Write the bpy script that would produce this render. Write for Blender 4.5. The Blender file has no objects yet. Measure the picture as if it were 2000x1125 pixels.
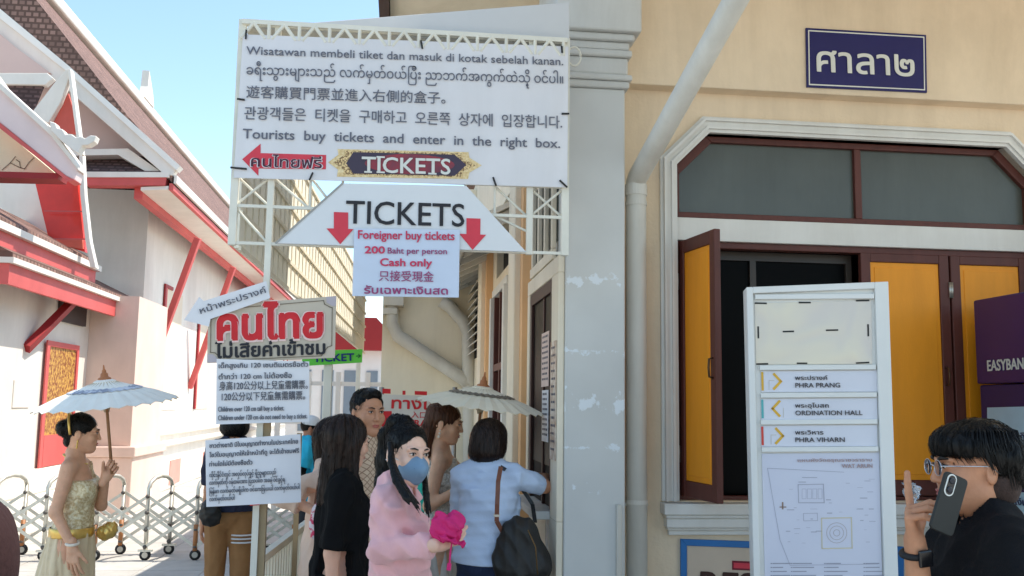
import bpy, bmesh, math, random
import numpy as np
from mathutils import Vector, Matrix
R = math.radians
SC = bpy.context.scene
COL = SC.collection

# ------------------------------------------------------------------ camera, sky, sun, exposure
CAMH = 1.62
YAW, PITCH, ROLL, FPX = R(6.66), R(7.0), R(0.8), 1850.0
cam = bpy.data.cameras.new('camera'); cam_o = bpy.data.objects.new('camera', cam); COL.objects.link(cam_o)
cam.sensor_width = 36; cam.lens = 36 * FPX / 2000.0; cam.clip_start = 0.05; cam.clip_end = 2000
CM = (Matrix.Rotation(-YAW, 3, 'Z') @ Matrix.Rotation(R(90) + PITCH, 3, 'X') @ Matrix.Rotation(ROLL, 3, 'Z'))
cam_o.matrix_world = Matrix.Translation((0, 0, CAMH)) @ CM.to_4x4()
SC.camera = cam_o
SUN_EL, SUN_AZ = R(60), R(80)          # azimuth clockwise from +Y
tosun = Vector((math.sin(SUN_AZ) * math.cos(SUN_EL), math.cos(SUN_AZ) * math.cos(SUN_EL), math.sin(SUN_EL)))
wd = bpy.data.worlds.new('World'); SC.world = wd; wd.use_nodes = True
nt = wd.node_tree; bg = nt.nodes['Background']
sky = nt.nodes.new('ShaderNodeTexSky'); sky.sky_type = 'NISHITA'; sky.sun_disc = False
sky.sun_elevation = SUN_EL; sky.sun_rotation = SUN_AZ; sky.air_density = 1.0; sky.dust_density = 0.6; sky.ozone_density = 1.2
hs = nt.nodes.new('ShaderNodeHueSaturation'); hs.inputs['Saturation'].default_value = .95; hs.inputs['Hue'].default_value = .487
nt.links.new(sky.outputs[0], hs.inputs['Color']); nt.links.new(hs.outputs[0], bg.inputs[0]); bg.inputs[1].default_value = 0.118
sl = bpy.data.lights.new('sun', 'SUN'); sl.energy = 2.45; sl.angle = R(0.5); sl.color = (1, .95, .86)
so = bpy.data.objects.new('sun', sl); COL.objects.link(so)
so.rotation_euler = tosun.to_track_quat('Z', 'Y').to_euler(); so.location = tosun * 50
SC.view_settings.view_transform = 'Standard'; SC.view_settings.look = 'None'; SC.view_settings.gamma = 1
SC.view_settings.exposure = 1.32
SC.cycles.max_bounces = 8; SC.cycles.diffuse_bounces = 5
SC.cycles.use_denoising = True

# ------------------------------------------------------------------ helpers
EYE = Vector((0, 0, CAMH))
def ray(u, v):
    return CM @ Vector(((u - 1000) / FPX, (562.5 - v) / FPX, -1.0))
def at(u, v, Y):                       # where the sight line through a photo point meets depth Y
    d = ray(u, v); return EYE + d * (Y / d.y)
def atX(u, v, X):
    d = ray(u, v); return EYE + d * (X / d.x)

def lin(c):                            # sRGB 0-255 or linear
    return tuple(((x / 255 / 12.92) if x / 255 <= .04045 else ((x / 255 + .055) / 1.055) ** 2.4) for x in c)
MATS = {}
def M(name, rgb, rough=.6, var=.08, scale=6.0, bump=0.0, bscale=80.0, metal=0.0, stretch=(1, 1, 1), spec=.4, coat=0.0, rgb2=None, contrast=None, sheen=0, sub=0, crease=None, grime=0):
    if name in MATS: return MATS[name]
    m = bpy.data.materials.new(name); m.use_nodes = True; MATS[name] = m
    n = m.node_tree.nodes; l = m.node_tree.links; b = n['Principled BSDF']
    b.inputs['Roughness'].default_value = rough; b.inputs['Metallic'].default_value = metal
    b.inputs['Specular IOR Level'].default_value = spec
    b.inputs['Coat Weight'].default_value = coat
    if sheen: b.inputs['Sheen Weight'].default_value = sheen
    if sub:
        b.inputs['Subsurface Weight'].default_value = sub; b.inputs['Subsurface Radius'].default_value = (.012, .005, .003)
        b.inputs['Subsurface Scale'].default_value = 1.0
    tc = n.new('ShaderNodeTexCoord'); mp = n.new('ShaderNodeMapping'); l.new(tc.outputs['Object'], mp.inputs[0])
    mp.inputs['Scale'].default_value = stretch
    nz = n.new('ShaderNodeTexNoise'); nz.inputs['Scale'].default_value = scale; nz.inputs['Detail'].default_value = 5
    nz.inputs['Roughness'].default_value = .62
    l.new(mp.outputs[0], nz.inputs['Vector'])
    ramp = n.new('ShaderNodeValToRGB'); l.new(nz.outputs[0], ramp.inputs[0])
    lo, hi = contrast or (.3, .7)
    ramp.color_ramp.elements[0].position = lo; ramp.color_ramp.elements[1].position = hi
    c2 = rgb2 or tuple(min(1, x * (1 + var)) for x in rgb); c1 = rgb if rgb2 else tuple(x * (1 - var) for x in rgb)
    ramp.color_ramp.elements[0].color = (*c1, 1); ramp.color_ramp.elements[1].color = (*c2, 1)
    l.new(ramp.outputs[0], b.inputs['Base Color'])
    if grime:                          # rain streaks and blotches with edges of their own
        mg_ = n.new('ShaderNodeMapping'); l.new(tc.outputs['Object'], mg_.inputs[0]); mg_.inputs['Scale'].default_value = (2.2, 2.2, .35)
        ng = n.new('ShaderNodeTexNoise'); ng.inputs['Scale'].default_value = 1.6; ng.inputs['Detail'].default_value = 8; ng.inputs['Roughness'].default_value = .68; ng.inputs['Distortion'].default_value = .4; l.new(mg_.outputs[0], ng.inputs['Vector'])
        rg = n.new('ShaderNodeValToRGB'); rg.color_ramp.elements[0].position = .36; rg.color_ramp.elements[1].position = .62
        rg.color_ramp.elements[0].color = (1 - grime, 1 - grime * 1.1, 1 - grime * 1.25, 1); rg.color_ramp.elements[1].color = (1, 1, 1, 1); l.new(ng.outputs[0], rg.inputs[0])
        mm = n.new('ShaderNodeMix'); mm.data_type = 'RGBA'; mm.blend_type = 'MULTIPLY'; mm.inputs[0].default_value = 1; l.new(ramp.outputs[0], mm.inputs[6]); l.new(rg.outputs[0], mm.inputs[7]); l.new(mm.outputs[2], b.inputs['Base Color'])
    bp0 = None
    if crease:                         # wrinkles
        nc = n.new('ShaderNodeTexNoise'); nc.noise_type = 'RIDGED_MULTIFRACTAL'; nc.inputs['Scale'].default_value = crease[0]; nc.inputs['Detail'].default_value = 2; nc.inputs['Distortion'].default_value = .9
        l.new(tc.outputs['Object'], nc.inputs['Vector'])
        bp0 = n.new('ShaderNodeBump'); bp0.inputs['Strength'].default_value = crease[1]; bp0.inputs['Distance'].default_value = crease[2] if len(crease) > 2 else .02
        l.new(nc.outputs[0], bp0.inputs['Height']); l.new(bp0.outputs[0], b.inputs['Normal'])
    if bump:
        nb = n.new('ShaderNodeTexNoise'); nb.inputs['Scale'].default_value = bscale; nb.inputs['Detail'].default_value = 4
        l.new(mp.outputs[0], nb.inputs['Vector'])
        bp = n.new('ShaderNodeBump'); bp.inputs['Strength'].default_value = bump; bp.inputs['Distance'].default_value = .01
        l.new(nb.outputs[0], bp.inputs['Height']); l.new(bp.outputs[0], b.inputs['Normal'])
        if bp0: l.new(bp0.outputs[0], bp.inputs['Normal'])
    return m

class MB:
    def __init__(s): s.v = []; s.f = []; s.k = []
    def add(s, vs, fs):
        o = len(s.v); s.k.append((o, len(s.f))); s.v += [tuple(x) for x in vs]; s.f += [tuple(i + o for i in f) for f in fs]; return s
    def box(s, x0, y0, z0, x1, y1, z1):
        return s.add([(x0, y0, z0), (x1, y0, z0), (x1, y1, z0), (x0, y1, z0), (x0, y0, z1), (x1, y0, z1), (x1, y1, z1), (x0, y1, z1)],
                     [(0, 3, 2, 1), (4, 5, 6, 7), (0, 1, 5, 4), (1, 2, 6, 5), (2, 3, 7, 6), (3, 0, 4, 7)])
    def prism(s, pts, vec):            # planar polygon swept along vec
        k = len(pts); vec = Vector(vec); P = [Vector(p) for p in pts]
        nrm = Vector((0, 0, 0))
        for i in range(k): nrm += P[i].cross(P[(i + 1) % k])
        if nrm.dot(vec) > 0: P.reverse()
        return s.add(P + [p + vec for p in P], [tuple(range(k)), tuple(range(2 * k - 1, k - 1, -1))] + [(i, i + k, (i + 1) % k + k, (i + 1) % k)[::-1][::-1] if False else ((i + 1) % k, i, i + k, (i + 1) % k + k) for i in range(k)])
    def bar(s, a, b, w, h, up=(0, 0, 1)):
        a = Vector(a); b = Vector(b); d = (b - a).normalized(); up = Vector(up)
        if abs(d.dot(up)) > .99: up = Vector((0, 1, 0))
        r = d.cross(up).normalized() * w / 2; t = r.cross(d).normalized() * h / 2
        return s.add([a - r - t, a + r - t, a + r + t, a - r + t, b - r - t, b + r - t, b + r + t, b - r + t],
                     [(0, 1, 2, 3), (7, 6, 5, 4), (0, 4, 5, 1), (1, 5, 6, 2), (2, 6, 7, 3), (3, 7, 4, 0)])
    def tube(s, path, r, n=10, caps=True):
        P = [Vector(p) for p in path]; k = len(P); rs = r if isinstance(r, (list, tuple)) else [r] * k
        u = None; vs = []; fs = []
        for i in range(k):
            d = (P[min(i + 1, k - 1)] - P[max(i - 1, 0)]).normalized()
            if u is None:
                u = d.orthogonal().normalized()
            else:
                u = (u - d * u.dot(d)).normalized()
            w = d.cross(u)
            vs += [P[i] + (u * math.cos(2 * math.pi * j / n) + w * math.sin(2 * math.pi * j / n)) * rs[i] for j in range(n)]
        for i in range(k - 1):
            fs += [(i * n + j, i * n + (j + 1) % n, (i + 1) * n + (j + 1) % n, (i + 1) * n + j) for j in range(n)]
        if caps: fs += [tuple(range(n - 1, -1, -1)), tuple((k - 1) * n + j for j in range(n))]
        return s.add(vs, fs)
    def lathe(s, prof, c, n=24, axis=None):   # prof [(r,z)]
        q = Matrix.Identity(3) if axis is None else Vector((0, 0, 1)).rotation_difference(Vector(axis)).to_matrix()
        c = Vector(c); vs = []; fs = []
        for (r, z) in prof:
            vs += [c + q @ Vector((r * math.cos(2 * math.pi * j / n), r * math.sin(2 * math.pi * j / n), z)) for j in range(n)]
        for i in range(len(prof) - 1):
            fs += [(i * n + j, i * n + (j + 1) % n, (i + 1) * n + (j + 1) % n, (i + 1) * n + j) for j in range(n)]
        return s.add(vs, fs)
    def ball(s, c, r, n=12, m=8):
        c = Vector(c); r = (r, r, r) if not isinstance(r, (tuple, list)) else r
        vs = []; fs = []
        for i in range(m + 1):
            th = math.pi * i / m
            vs += [c + Vector((r[0] * math.sin(th) * math.cos(2 * math.pi * j / n), r[1] * math.sin(th) * math.sin(2 * math.pi * j / n), -r[2] * math.cos(th))) for j in range(n)]
        for i in range(m):
            fs += [(i * n + j, i * n + (j + 1) % n, (i + 1) * n + (j + 1) % n, (i + 1) * n + j) for j in range(n)]
        return s.add(vs, fs)

def link(name, v, f, mat, parent=None, smooth=False, bevel=0, loc=None):
    """one mesh object; v in world coordinates unless the parent is turned (then local)"""
    me = bpy.data.meshes.new(name)
    v = np.asarray([tuple(x) for x in v], dtype=float).reshape(-1, 3) if not isinstance(v, np.ndarray) else v
    if parent is not None and not parent.get('_local', 0):
        q = parent; off = Vector((0, 0, 0))
        while q is not None: off += q.location; q = q.parent
        v = v - np.array(off)
    me.from_pydata(v.tolist(), [], [tuple(map(int, x)) for x in f]); me.update()
    if isinstance(mat, (list, tuple)):
        for m in mat: me.materials.append(m)
    elif mat: me.materials.append(mat)
    if smooth: me.polygons.foreach_set('use_smooth', [True] * len(me.polygons))
    o = bpy.data.objects.new(name, me); COL.objects.link(o)
    if parent is not None: o.parent = parent
    if bevel:
        bm = o.modifiers.new('bevel', 'BEVEL'); bm.width = bevel; bm.segments = 2; bm.limit_method = 'ANGLE'; bm.angle_limit = R(40)
        bm.harden_normals = False
    return o
def W(name, mb, mat, parent=None, smooth=False, bevel=0): return link(name, mb.v, mb.f, mat, parent, smooth, bevel)
def WP(name, mb, mat, parent, smooth=False, bevel=0):
    """every piece of mb as a part of its own"""
    K = mb.k + [(len(mb.v), len(mb.f))]; out = []
    for (v0, f0), (v1, f1) in zip(K, K[1:]):
        out.append(link(name, mb.v[v0:v1], [tuple(i - v0 for i in f) for f in mb.f[f0:f1]], mat, parent, smooth, bevel))
    return out
def thing(name, label, cat, loc=(0, 0, 0), rz=0, group=None, local=False):
    o = bpy.data.objects.new(name, None); COL.objects.link(o); o.location = loc; o.rotation_euler = (0, 0, rz)
    o.empty_display_size = .1
    o['label'] = label; o['category'] = cat
    if group: o['group'] = group
    if local: o['_local'] = 1
    return o
def tag(o, label, cat, group=None):
    o['label'] = label; o['category'] = cat
    if group: o['group'] = group
    return o
def struct(name, mb, mat, smooth=False, kind='structure'):
    o = W(name, mb, mat, None, smooth); o['kind'] = kind; return o

class PL:                              # an upright plane a board or a wall lies in
    def __init__(s, Y, yaw=0.0, u=1000, v=600, lean=0.0):
        s.p = at(u, v, Y); s.n = Vector((math.sin(yaw), -math.cos(yaw), 0))
        s.right = Vector((math.cos(yaw), math.sin(yaw), 0)); s.up = Vector((0, 0, 1))
    def hit(s, u, v, e=0.0):
        d = ray(u, v); q = s.p + s.n * e
        return EYE + d * ((q - EYE).dot(s.n) / d.dot(s.n))
    def quad(s, pts, e0=0.0, th=.01):   # MB slab whose face passes through the photo points, thickness th behind it
        return MB().prism([s.hit(u, v, e0) for u, v in pts], -s.n * th)

_fc = {}
def glyphs(txt, res=3):
    """the outline of a line of lettering; scripts whose strokes overlap are filled stroke by stroke, each a hair above the last"""
    if txt in _fc: return _fc[txt]
    c = bpy.data.curves.new('lettering', 'FONT'); c.body = txt; c.resolution_u = res
    o = bpy.data.objects.new('lettering', c); COL.objects.link(o)
    dg = bpy.context.evaluated_depsgraph_get(); dg.update()
    def grab(ob):
        m = bpy.data.meshes.new_from_object(ob); v = np.empty(len(m.vertices) * 3); m.vertices.foreach_get('co', v); f = [tuple(p.vertices) for p in m.polygons]; bpy.data.meshes.remove(m); return v.reshape(-1, 3), f
    if not any(0x0E00 <= ord(ch) < 0x0E80 for ch in txt):
        out = grab(o.evaluated_get(dg))
    else:
        cv = o.evaluated_get(dg).to_curve(dg); con = []
        for sp in cv.splines:
            if sp.type == 'BEZIER':
                P = []; bp_ = sp.bezier_points; n = len(bp_)
                for i in range(n):
                    p0, h0, h1, p1 = [Vector(x).to_2d() for x in (bp_[i].co, bp_[i].handle_right, bp_[(i + 1) % n].handle_left, bp_[(i + 1) % n].co)]
                    for k in range(res):
                        t = k / res; P.append(p0 * (1 - t) ** 3 + h0 * 3 * t * (1 - t) ** 2 + h1 * 3 * t * t * (1 - t) + p1 * t ** 3)
            else: P = [Vector(q.co[:2]) for q in sp.points]
            if len(P) > 2: con.append((P, sum(P[i].x * P[(i + 1) % len(P)].y - P[(i + 1) % len(P)].x * P[i].y for i in range(len(P))) / 2, sp.character_index))
        big = {}
        for _, ar, ci in con:
            if abs(ar) > abs(big.get(ci, 0)): big[ci] = ar
        def inside(p, P):
            r_ = False
            for i in range(len(P)):
                a, b = P[i], P[i - 1]
                if (a.y > p.y) != (b.y > p.y) and p.x < (b.x - a.x) * (p.y - a.y) / (b.y - a.y) + a.x: r_ = not r_
            return r_
        from mathutils.geometry import tessellate_polygon
        V = []; F = []; lay = 0
        for P, ar, ci in con:
            sg = 1 if big[ci] > 0 else -1
            if ar * sg < 0: continue
            hs_ = [Q for Q, a2, c2 in con if c2 == ci and a2 * sg < 0 and inside(Q[0], P) and abs(a2) < abs(ar)]
            loops = [[Vector((q.x, q.y, 0)) for q in X] for X in [P] + hs_]; fl = [q for X in loops for q in X]
            tri = tessellate_polygon(loops); o0 = len(V); V += [(q.x, q.y, lay % 4) for q in fl]
            for t in tri:
                a_, b_, c_ = [fl[i] for i in t]
                F.append(tuple(i + o0 for i in (t if (b_ - a_).cross(c_ - a_).z > 0 else t[::-1])))
            lay += 1
        o.to_curve_clear(); out = (np.array(V), F)
    _fc[txt] = out
    bpy.data.objects.remove(o); bpy.data.curves.remove(c)
    return out
def text(txt, pl, a, b, h=None, bold=0.0, e=.003, unit=.72, mb=None, slant=0):
    """lettering on plane pl: baseline from photo point a to b, capitals h photo pixels tall; bold is stroke growth"""
    v, f = glyphs(txt); mb = mb or MB()
    p0 = pl.hit(*a, e); p1 = pl.hit(*b, e); mid = ((a[0] + b[0]) / 2, (a[1] + b[1]) / 2)
    ex = (p1 - p0); L = ex.length; ex = ex / L; ey = pl.n.cross(ex).normalized()
    x0, x1 = v[:, 0].min(), v[:, 0].max()
    if h: t = (pl.hit(mid[0], mid[1] - h, e) - pl.hit(*mid, e)).length / unit
    else: t = L / (x1 - x0)
    B = bold * t
    s = (L - 2 * B) / (x1 - x0)
    sh = [(B, 0)] if not bold else [(B + B * math.cos(k * math.pi / 3), B * math.sin(k * math.pi / 3)) for k in range(6)]
    for k, (dx, dy) in enumerate(sh):
        P = np.array(p0 + pl.n * (k * .0006)) + np.outer(v[:, 2] * .00012, np.array(pl.n)) + np.outer((v[:, 0] - x0) * s + v[:, 1] * t * slant + dx, np.array(ex)) + np.outer(v[:, 1] * t + dy, np.array(ey))
        mb.add(P.tolist(), f)
    return mb

def stroke(mb, pl, pts, w, e=.003, closed=False):
    """a painted line w photo pixels wide on plane pl"""
    P = [pl.hit(u, v, e) for u, v in pts]
    if closed: P.append(P[0])
    hw = (pl.hit(pts[0][0] + w, pts[0][1], e) - pl.hit(*pts[0], e)).length / 2
    for a, b in zip(P, P[1:]):
        d = (b - a).normalized(); q = pl.n.cross(d) * hw
        mb.add([a - d * hw * .9 - q, b + d * hw * .9 - q, b + d * hw * .9 + q, a - d * hw * .9 + q], [(0, 1, 2, 3)])
    return mb
def patch(mb, pl, pts, e=.003):
    return mb.add([pl.hit(u, v, e) for u, v in pts], [tuple(range(len(pts)))])
# ------------------------------------------------------------------ materials of the place
cream = M('cream_stucco', lin((234, 213, 184)), .8, .06, 2.5, .25, 50, grime=.11)
cream2 = M('pale_cream_stucco', lin((240, 228, 206)), .8, .05, 2.5, .15, 60, grime=.1)
beige = M('beige_plaster', lin((242, 230, 206)), .85, .05, 1.5, .1, 50, grime=.07)
pillar_m = M('bluegrey_painted_plaster', lin((206, 206, 202)), .7, .05, 3, .12, 40, grime=.1)
white_m = M('white_paint', lin((226, 224, 218)), .55, .04, 4, .05, 60, grime=.1)
offwhite = M('offwhite_paint', lin((212, 208, 198)), .55, .05, 5, .05, 60)
pvc = M('white_pvc', lin((214, 210, 200)), .4, .06, 3, grime=.14)
brown = M('brown_wood', lin((92, 48, 40)), .5, .14, 3, .06, 40, stretch=(8, 8, 1))
dkbrown = M('dark_brown_wood', lin((62, 34, 28)), .55, .15, 3, .05, 40, stretch=(8, 8, 1))
orange = M('orange_paint', lin((244, 156, 30)), .5, .06, 2.5, .12, 50, stretch=(3, 3, .7), grime=.06)
orange_wall = M('orange_band_paint', lin((232, 186, 138)), .7, .07, 4)
frost = M('frosted_glass', lin((84, 87, 80)), .24, .12, 1.2, .12, 9, spec=.5, grime=.15)
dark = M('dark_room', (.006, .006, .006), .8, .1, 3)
darkglass = M('dark_glass', (.002, .0022, .0025), .35, .1, 3, spec=.05)
navy = M('navy_enamel', lin((22, 24, 92)), .35, .06, 5, coat=.3)
enamel_white = M('white_enamel', lin((222, 222, 214)), .4, .04, 9)
ink = M('black_ink', lin((38, 38, 44)), .6, .1, 20)
inkgrey = M('grey_ink', lin((86, 88, 100)), .6, .1, 20)
paper = M('white_paper', lin((226, 225, 228)), .6, .03, 4, .0, 12, crease=(5, .5, .02))
paper2 = M('bluish_paper', lin((205, 216, 234)), .6, .03, 4, .0, 12, crease=(4, .5, .02))
vinyl = M('white_vinyl_banner', lin((224, 222, 224)), .4, .04, 2, .0, 6, crease=(2.2, .5, .03), grime=.06)
pinkred = M('pink_red_print', lin((214, 62, 78)), .55, .06, 12)
redprint = M('red_print', lin((206, 30, 40)), .5, .12, 7)
gold = M('gold_print', lin((206, 170, 110)), .5, .25, 60, rgb2=lin((244, 226, 180)))
steel = M('painted_white_steel', lin((226, 222, 208)), .45, .06, 8)
redpaint = M('temple_red_paint', lin((206, 92, 88)), .6, .12, 2)
dkred = M('temple_dark_red_paint', lin((150, 34, 36)), .55, .1, 2)
twhite = M('temple_whitewash', lin((228, 221, 211)), .85, .06, 1.2, .12, 20, grime=.06)
tpink = M('temple_pinkish_wall', lin((214, 184, 174)), .85, .05, 1.2, .1, 20)
def tiles(name, c, axis, row=.13, wide=.17):
    """courses of small plain tiles, laid in the y-z (axis 1) or x-z (axis 0) plane"""
    m = bpy.data.materials.new(name); m.use_nodes = True; MATS[name] = m
    n = m.node_tree.nodes; l = m.node_tree.links; b = n['Principled BSDF']; b.inputs['Roughness'].default_value = .8; b.inputs['Specular IOR Level'].default_value = .2
    tc = n.new('ShaderNodeTexCoord'); sx = n.new('ShaderNodeSeparateXYZ'); cx = n.new('ShaderNodeCombineXYZ'); l.new(tc.outputs['Object'], sx.inputs[0])
    l.new(sx.outputs[axis], cx.inputs[0]); l.new(sx.outputs[2], cx.inputs[1])
    bk = n.new('ShaderNodeTexBrick'); l.new(cx.outputs[0], bk.inputs['Vector']); bk.inputs['Scale'].default_value = 1; bk.inputs['Brick Width'].default_value = wide; bk.inputs['Row Height'].default_value = row
    bk.inputs['Mortar Size'].default_value = .016; bk.inputs['Color1'].default_value = (*[x * .72 for x in c], 1); bk.inputs['Color2'].default_value = (*[min(1, x * 1.3) for x in c], 1); bk.inputs['Mortar'].default_value = (*[x * .5 for x in c], 1)
    nz = n.new('ShaderNodeTexNoise'); nz.inputs['Scale'].default_value = 1.4; nz.inputs['Detail'].default_value = 6; l.new(tc.outputs['Object'], nz.inputs['Vector'])
    mx = n.new('ShaderNodeMix'); mx.data_type = 'RGBA'; mx.blend_type = 'MULTIPLY'; mx.inputs[0].default_value = .5; l.new(bk.outputs[0], mx.inputs[6]); l.new(nz.outputs[0], mx.inputs[7])
    l.new(mx.outputs[2], b.inputs['Base Color'])
    bp = n.new('ShaderNodeBump'); bp.inputs['Strength'].default_value = .6; bp.inputs['Distance'].default_value = .02; l.new(bk.outputs['Fac'], bp.inputs['Height']); bp.invert = True; l.new(bp.outputs[0], b.inputs['Normal'])
    return m
tile_m = tiles('brown_roof_tile', lin((160, 126, 114)), 1, .085, .1)
asphalt = M('pale_paving', lin((184, 179, 170)), .85, .1, .8, .2, 30, grime=.1)
purple = M('purple_panel', lin((54, 28, 90)), .35, .08, 3, coat=.2)
blueframe = M('blue_paint', lin((44, 112, 176)), .5, .06, 6)
black = M('black_plastic', (.012, .012, .013), .45, .1, 10)
galv = M('galvanised_steel', lin((176, 172, 164)), .38, .1, 20, metal=.85)

# ------------------------------------------------------------------ ground and paths
g = MB(); g.box(-150, -60, -.3, 150, 240, 0)
struct('ground', g, asphalt)
# paving joints as a second sheet of slabs in the courtyard
pv = MB()
random.seed(3)
for i in range(-16, 3):
    for j in range(12, 34):
        x, y = i * .6, j * .6
        pv.box(x + .006, y + .006, -.05, x + .594, y + .594, .004)
struct('pavement', pv, M('courtyard_slabs', lin((190, 185, 177)), .8, .12, .9, .15, 25, grime=.14))

# ------------------------------------------------------------------ the ticket hall on the right
XW = at(1103, 800, 4.75).x             # its side wall, facing the passage
YF, YB = 5.0, 4.9
hall = thing('ticket_hall', 'cream ticket hall with grey corner pillar, shuttered front window and side counters along the passage', 'building', (XW, YF, 0))
PF = PL(YF); PBm = PL(YB)
# front wall with the window opening (an octagon-headed hole)
wl, wr = PF.hit(1322, 700).x, PF.hit(1322, 700).x + 2.15
zs, zl = PF.hit(1330, 978).z, PF.hit(1330, 440).z
ztr0, ztop = PF.hit(1400, 425).z, PF.hit(1400, 262).z
XR = 7.0
mb = MB()
th = .22
zbeam = PBm.hit(1400, 172).z
def hwall(mb, x0, x1, z0, z1, y=YF): mb.box(x0, y, z0, x1, y + th, z1)
ch = .19                                # chamfer of the window head
mb2 = MB()
hwall(mb2, XW + .02, wl, 0, zbeam); hwall(mb2, wr, XR, 0, zbeam)
hwall(mb2, wl, wr, 0, zs); hwall(mb2, wl, wr, ztop, zbeam)
mb2.prism([(wl, YF, ztop), (wl + ch, YF, ztop), (wl, YF, ztop - ch)], (0, th, 0))
mb2.prism([(wr, YF, ztop), (wr, YF, ztop - ch), (wr - ch, YF, ztop)], (0, th, 0))
W('front_wall', mb2, cream, hall)
mb = MB(); mb.box(XW + .02, YB, zbeam, XR, YF + th, 4.2)
W('beam', mb, cream, hall, bevel=.006)
# soffit, fascia and roof; the eave's unseen forward reach is sized to cast shade
mb = MB(); mb.box(XW, 1.25, 4.2, XR, 6.25, 4.26); mb.box(-.13, 4.85, 4.2, XW - .001, 6.25, 4.26); W('eave_soffit', mb, cream2, hall)
mb = MB(); mb.box(-.2, 4.8, 4.14, -.135, 6.3, 4.42); mb.box(-.135, 6.255, 4.14, XW - .3, 6.32, 4.42); mb.box(XW - .1, 1.15, 4.14, XR, 1.21, 4.42)
W('fascia', mb, dkbrown, hall)
mb = MB(); mb.prism([(XW - .05, 1.1, 4.43), (XW - .05, 13.0, 4.43), (XW - .05, 7.0, 4.95)], (XR - .4, 0, 0)); mb.box(-.2, 4.8, 4.421, XW - .051, 6.32, 4.45) ; W('roof', mb, tile_m, hall)
# the bracket-like dark timber at the verge
# pillar
pl_l, pl_r = XW, PL(4.75).hit(1221, 800).x
pr = MB(); pr.box(pl_l, 4.75, 0, pl_r, 5.35, at(1160, 172, 4.75).z)
pil_n = pillar_m.node_tree; 
def pillar_material():
    """grey paint with scuffed white filler in rows, low on the shaft"""
    m = bpy.data.materials.new('patched_pillar_paint'); m.use_nodes = True
    n = m.node_tree.nodes; l = m.node_tree.links; b = n['Principled BSDF']; b.inputs['Roughness'].default_value = .7
    tc = n.new('ShaderNodeTexCoord')
    nz = n.new('ShaderNodeTexNoise'); nz.inputs['Scale'].default_value = 9; nz.inputs['Detail'].default_value = 9; nz.inputs['Roughness'].default_value = .62
    l.new(tc.outputs['Object'], nz.inputs['Vector'])
    sx = n.new('ShaderNodeSeparateXYZ'); l.new(tc.outputs['Object'], sx.inputs[0])
    zs_ = [at(1160, v, 4.75).z for v in (545, 685, 785, 875, 962)]
    hs = [.05, .03, .06, .02, .03]; acc = None
    for z, h in zip(zs_, hs):
        a = n.new('ShaderNodeMath'); a.operation = 'SUBTRACT'; l.new(sx.outputs[2], a.inputs[0]); a.inputs[1].default_value = z
        c = n.new('ShaderNodeMath'); c.operation = 'ABSOLUTE'; l.new(a.outputs[0], c.inputs[0])
        d = n.new('ShaderNodeMapRange'); l.new(c.outputs[0], d.inputs[0]); d.inputs[1].default_value = 0; d.inputs[2].default_value = h * 2.2; d.inputs[3].default_value = .21; d.inputs[4].default_value = 0
        if acc is None: acc = d
        else:
            e = n.new('ShaderNodeMath'); e.operation = 'MAXIMUM'; l.new(acc.outputs[0], e.inputs[0]); l.new(d.outputs[0], e.inputs[1]); acc = e
    s = n.new('ShaderNodeMath'); s.operation = 'ADD'; l.new(acc.outputs[0], s.inputs[0]); l.new(nz.outputs[0], s.inputs[1])
    r = n.new('ShaderNodeValToRGB'); l.new(s.outputs[0], r.inputs[0])
    r.color_ramp.elements[0].position = .715; r.color_ramp.elements[1].position = .75
    n2 = n.new('ShaderNodeTexNoise'); n2.inputs['Scale'].default_value = 2.5; n2.inputs['Detail'].default_value = 6
    l.new(tc.outputs['Object'], n2.inputs['Vector'])
    r2 = n.new('ShaderNodeValToRGB'); l.new(n2.outputs[0], r2.inputs[0])
    c0 = lin((206, 206, 202)); r2.color_ramp.elements[0].position = .3; r2.color_ramp.elements[1].position = .7
    r2.color_ramp.elements[0].color = (*[x * .93 for x in c0], 1); r2.color_ramp.elements[1].color = (*[min(1, x * 1.05) for x in c0], 1)
    mx = n.new('ShaderNodeMix'); mx.data_type = 'RGBA'; l.new(r.outputs[0], mx.inputs[0]); l.new(r2.outputs[0], mx.inputs[6]); mx.inputs[7].default_value = (*lin((226, 231, 234)), 1)
    l.new(mx.outputs[2], b.inputs['Base Color'])
    return m
pm2 = pillar_material()
pil = link('pillar', pr.v, pr.f, pm2, hall, bevel=.008)
cz = [at(1160, v, 4.75).z for v in (172, 152, 132, 104, 84, 64)]
cap = MB()
steps = [(172, 158, .022), (158, 146, .035), (146, 112, .015), (112, 98, .034), (98, 82, .022), (82, 68, .045), (68, -60, .075)]
for v0, v1, o in steps:
    z0, z1 = at(1160, v0, 4.75).z, at(1160, v1, 4.75).z
    if v1 < 0: z1 = 4.2
    cap.box(pl_l - o, 4.75 - o, z0 + .001, pl_r + o, 5.3, z1)
W('capital', cap, pillar_m, hall, bevel=.012)

# window architrave: stepped octagon-headed moulding
def octring(x0, x1, z0, z1, c, w):     # outer boundary offset by w outside the opening
    k = w * math.tan(R(22.5))
    return [(x0 - w, z0), (x0 - w, z1 - c + k), (x0 + c - k, z1 + w), (x1 - c + k, z1 + w), (x1 + w, z1 - c + k), (x1 + w, z0)]
def octband(mb, w0, w1, y0, y1):
    a = octring(wl, wr, zs, ztop, ch, w0); b = octring(wl, wr, zs, ztop, ch, w1)
    for i in range(5):
        q = [a[i], a[i + 1], b[i + 1], b[i]]
        mb.prism([(x, y1, z) for x, z in q], (0, y0 - y1, 0))
arch = MB()
for w0, w1, d in ((0, .018, .03), (.018, .034, .045), (.034, .062, .03), (.062, .076, .05), (.076, .092, .022)):
    octband(arch, w0, w1, YF + .05, YF - d)
W('window_architrave', arch, white_m, hall)
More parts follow.
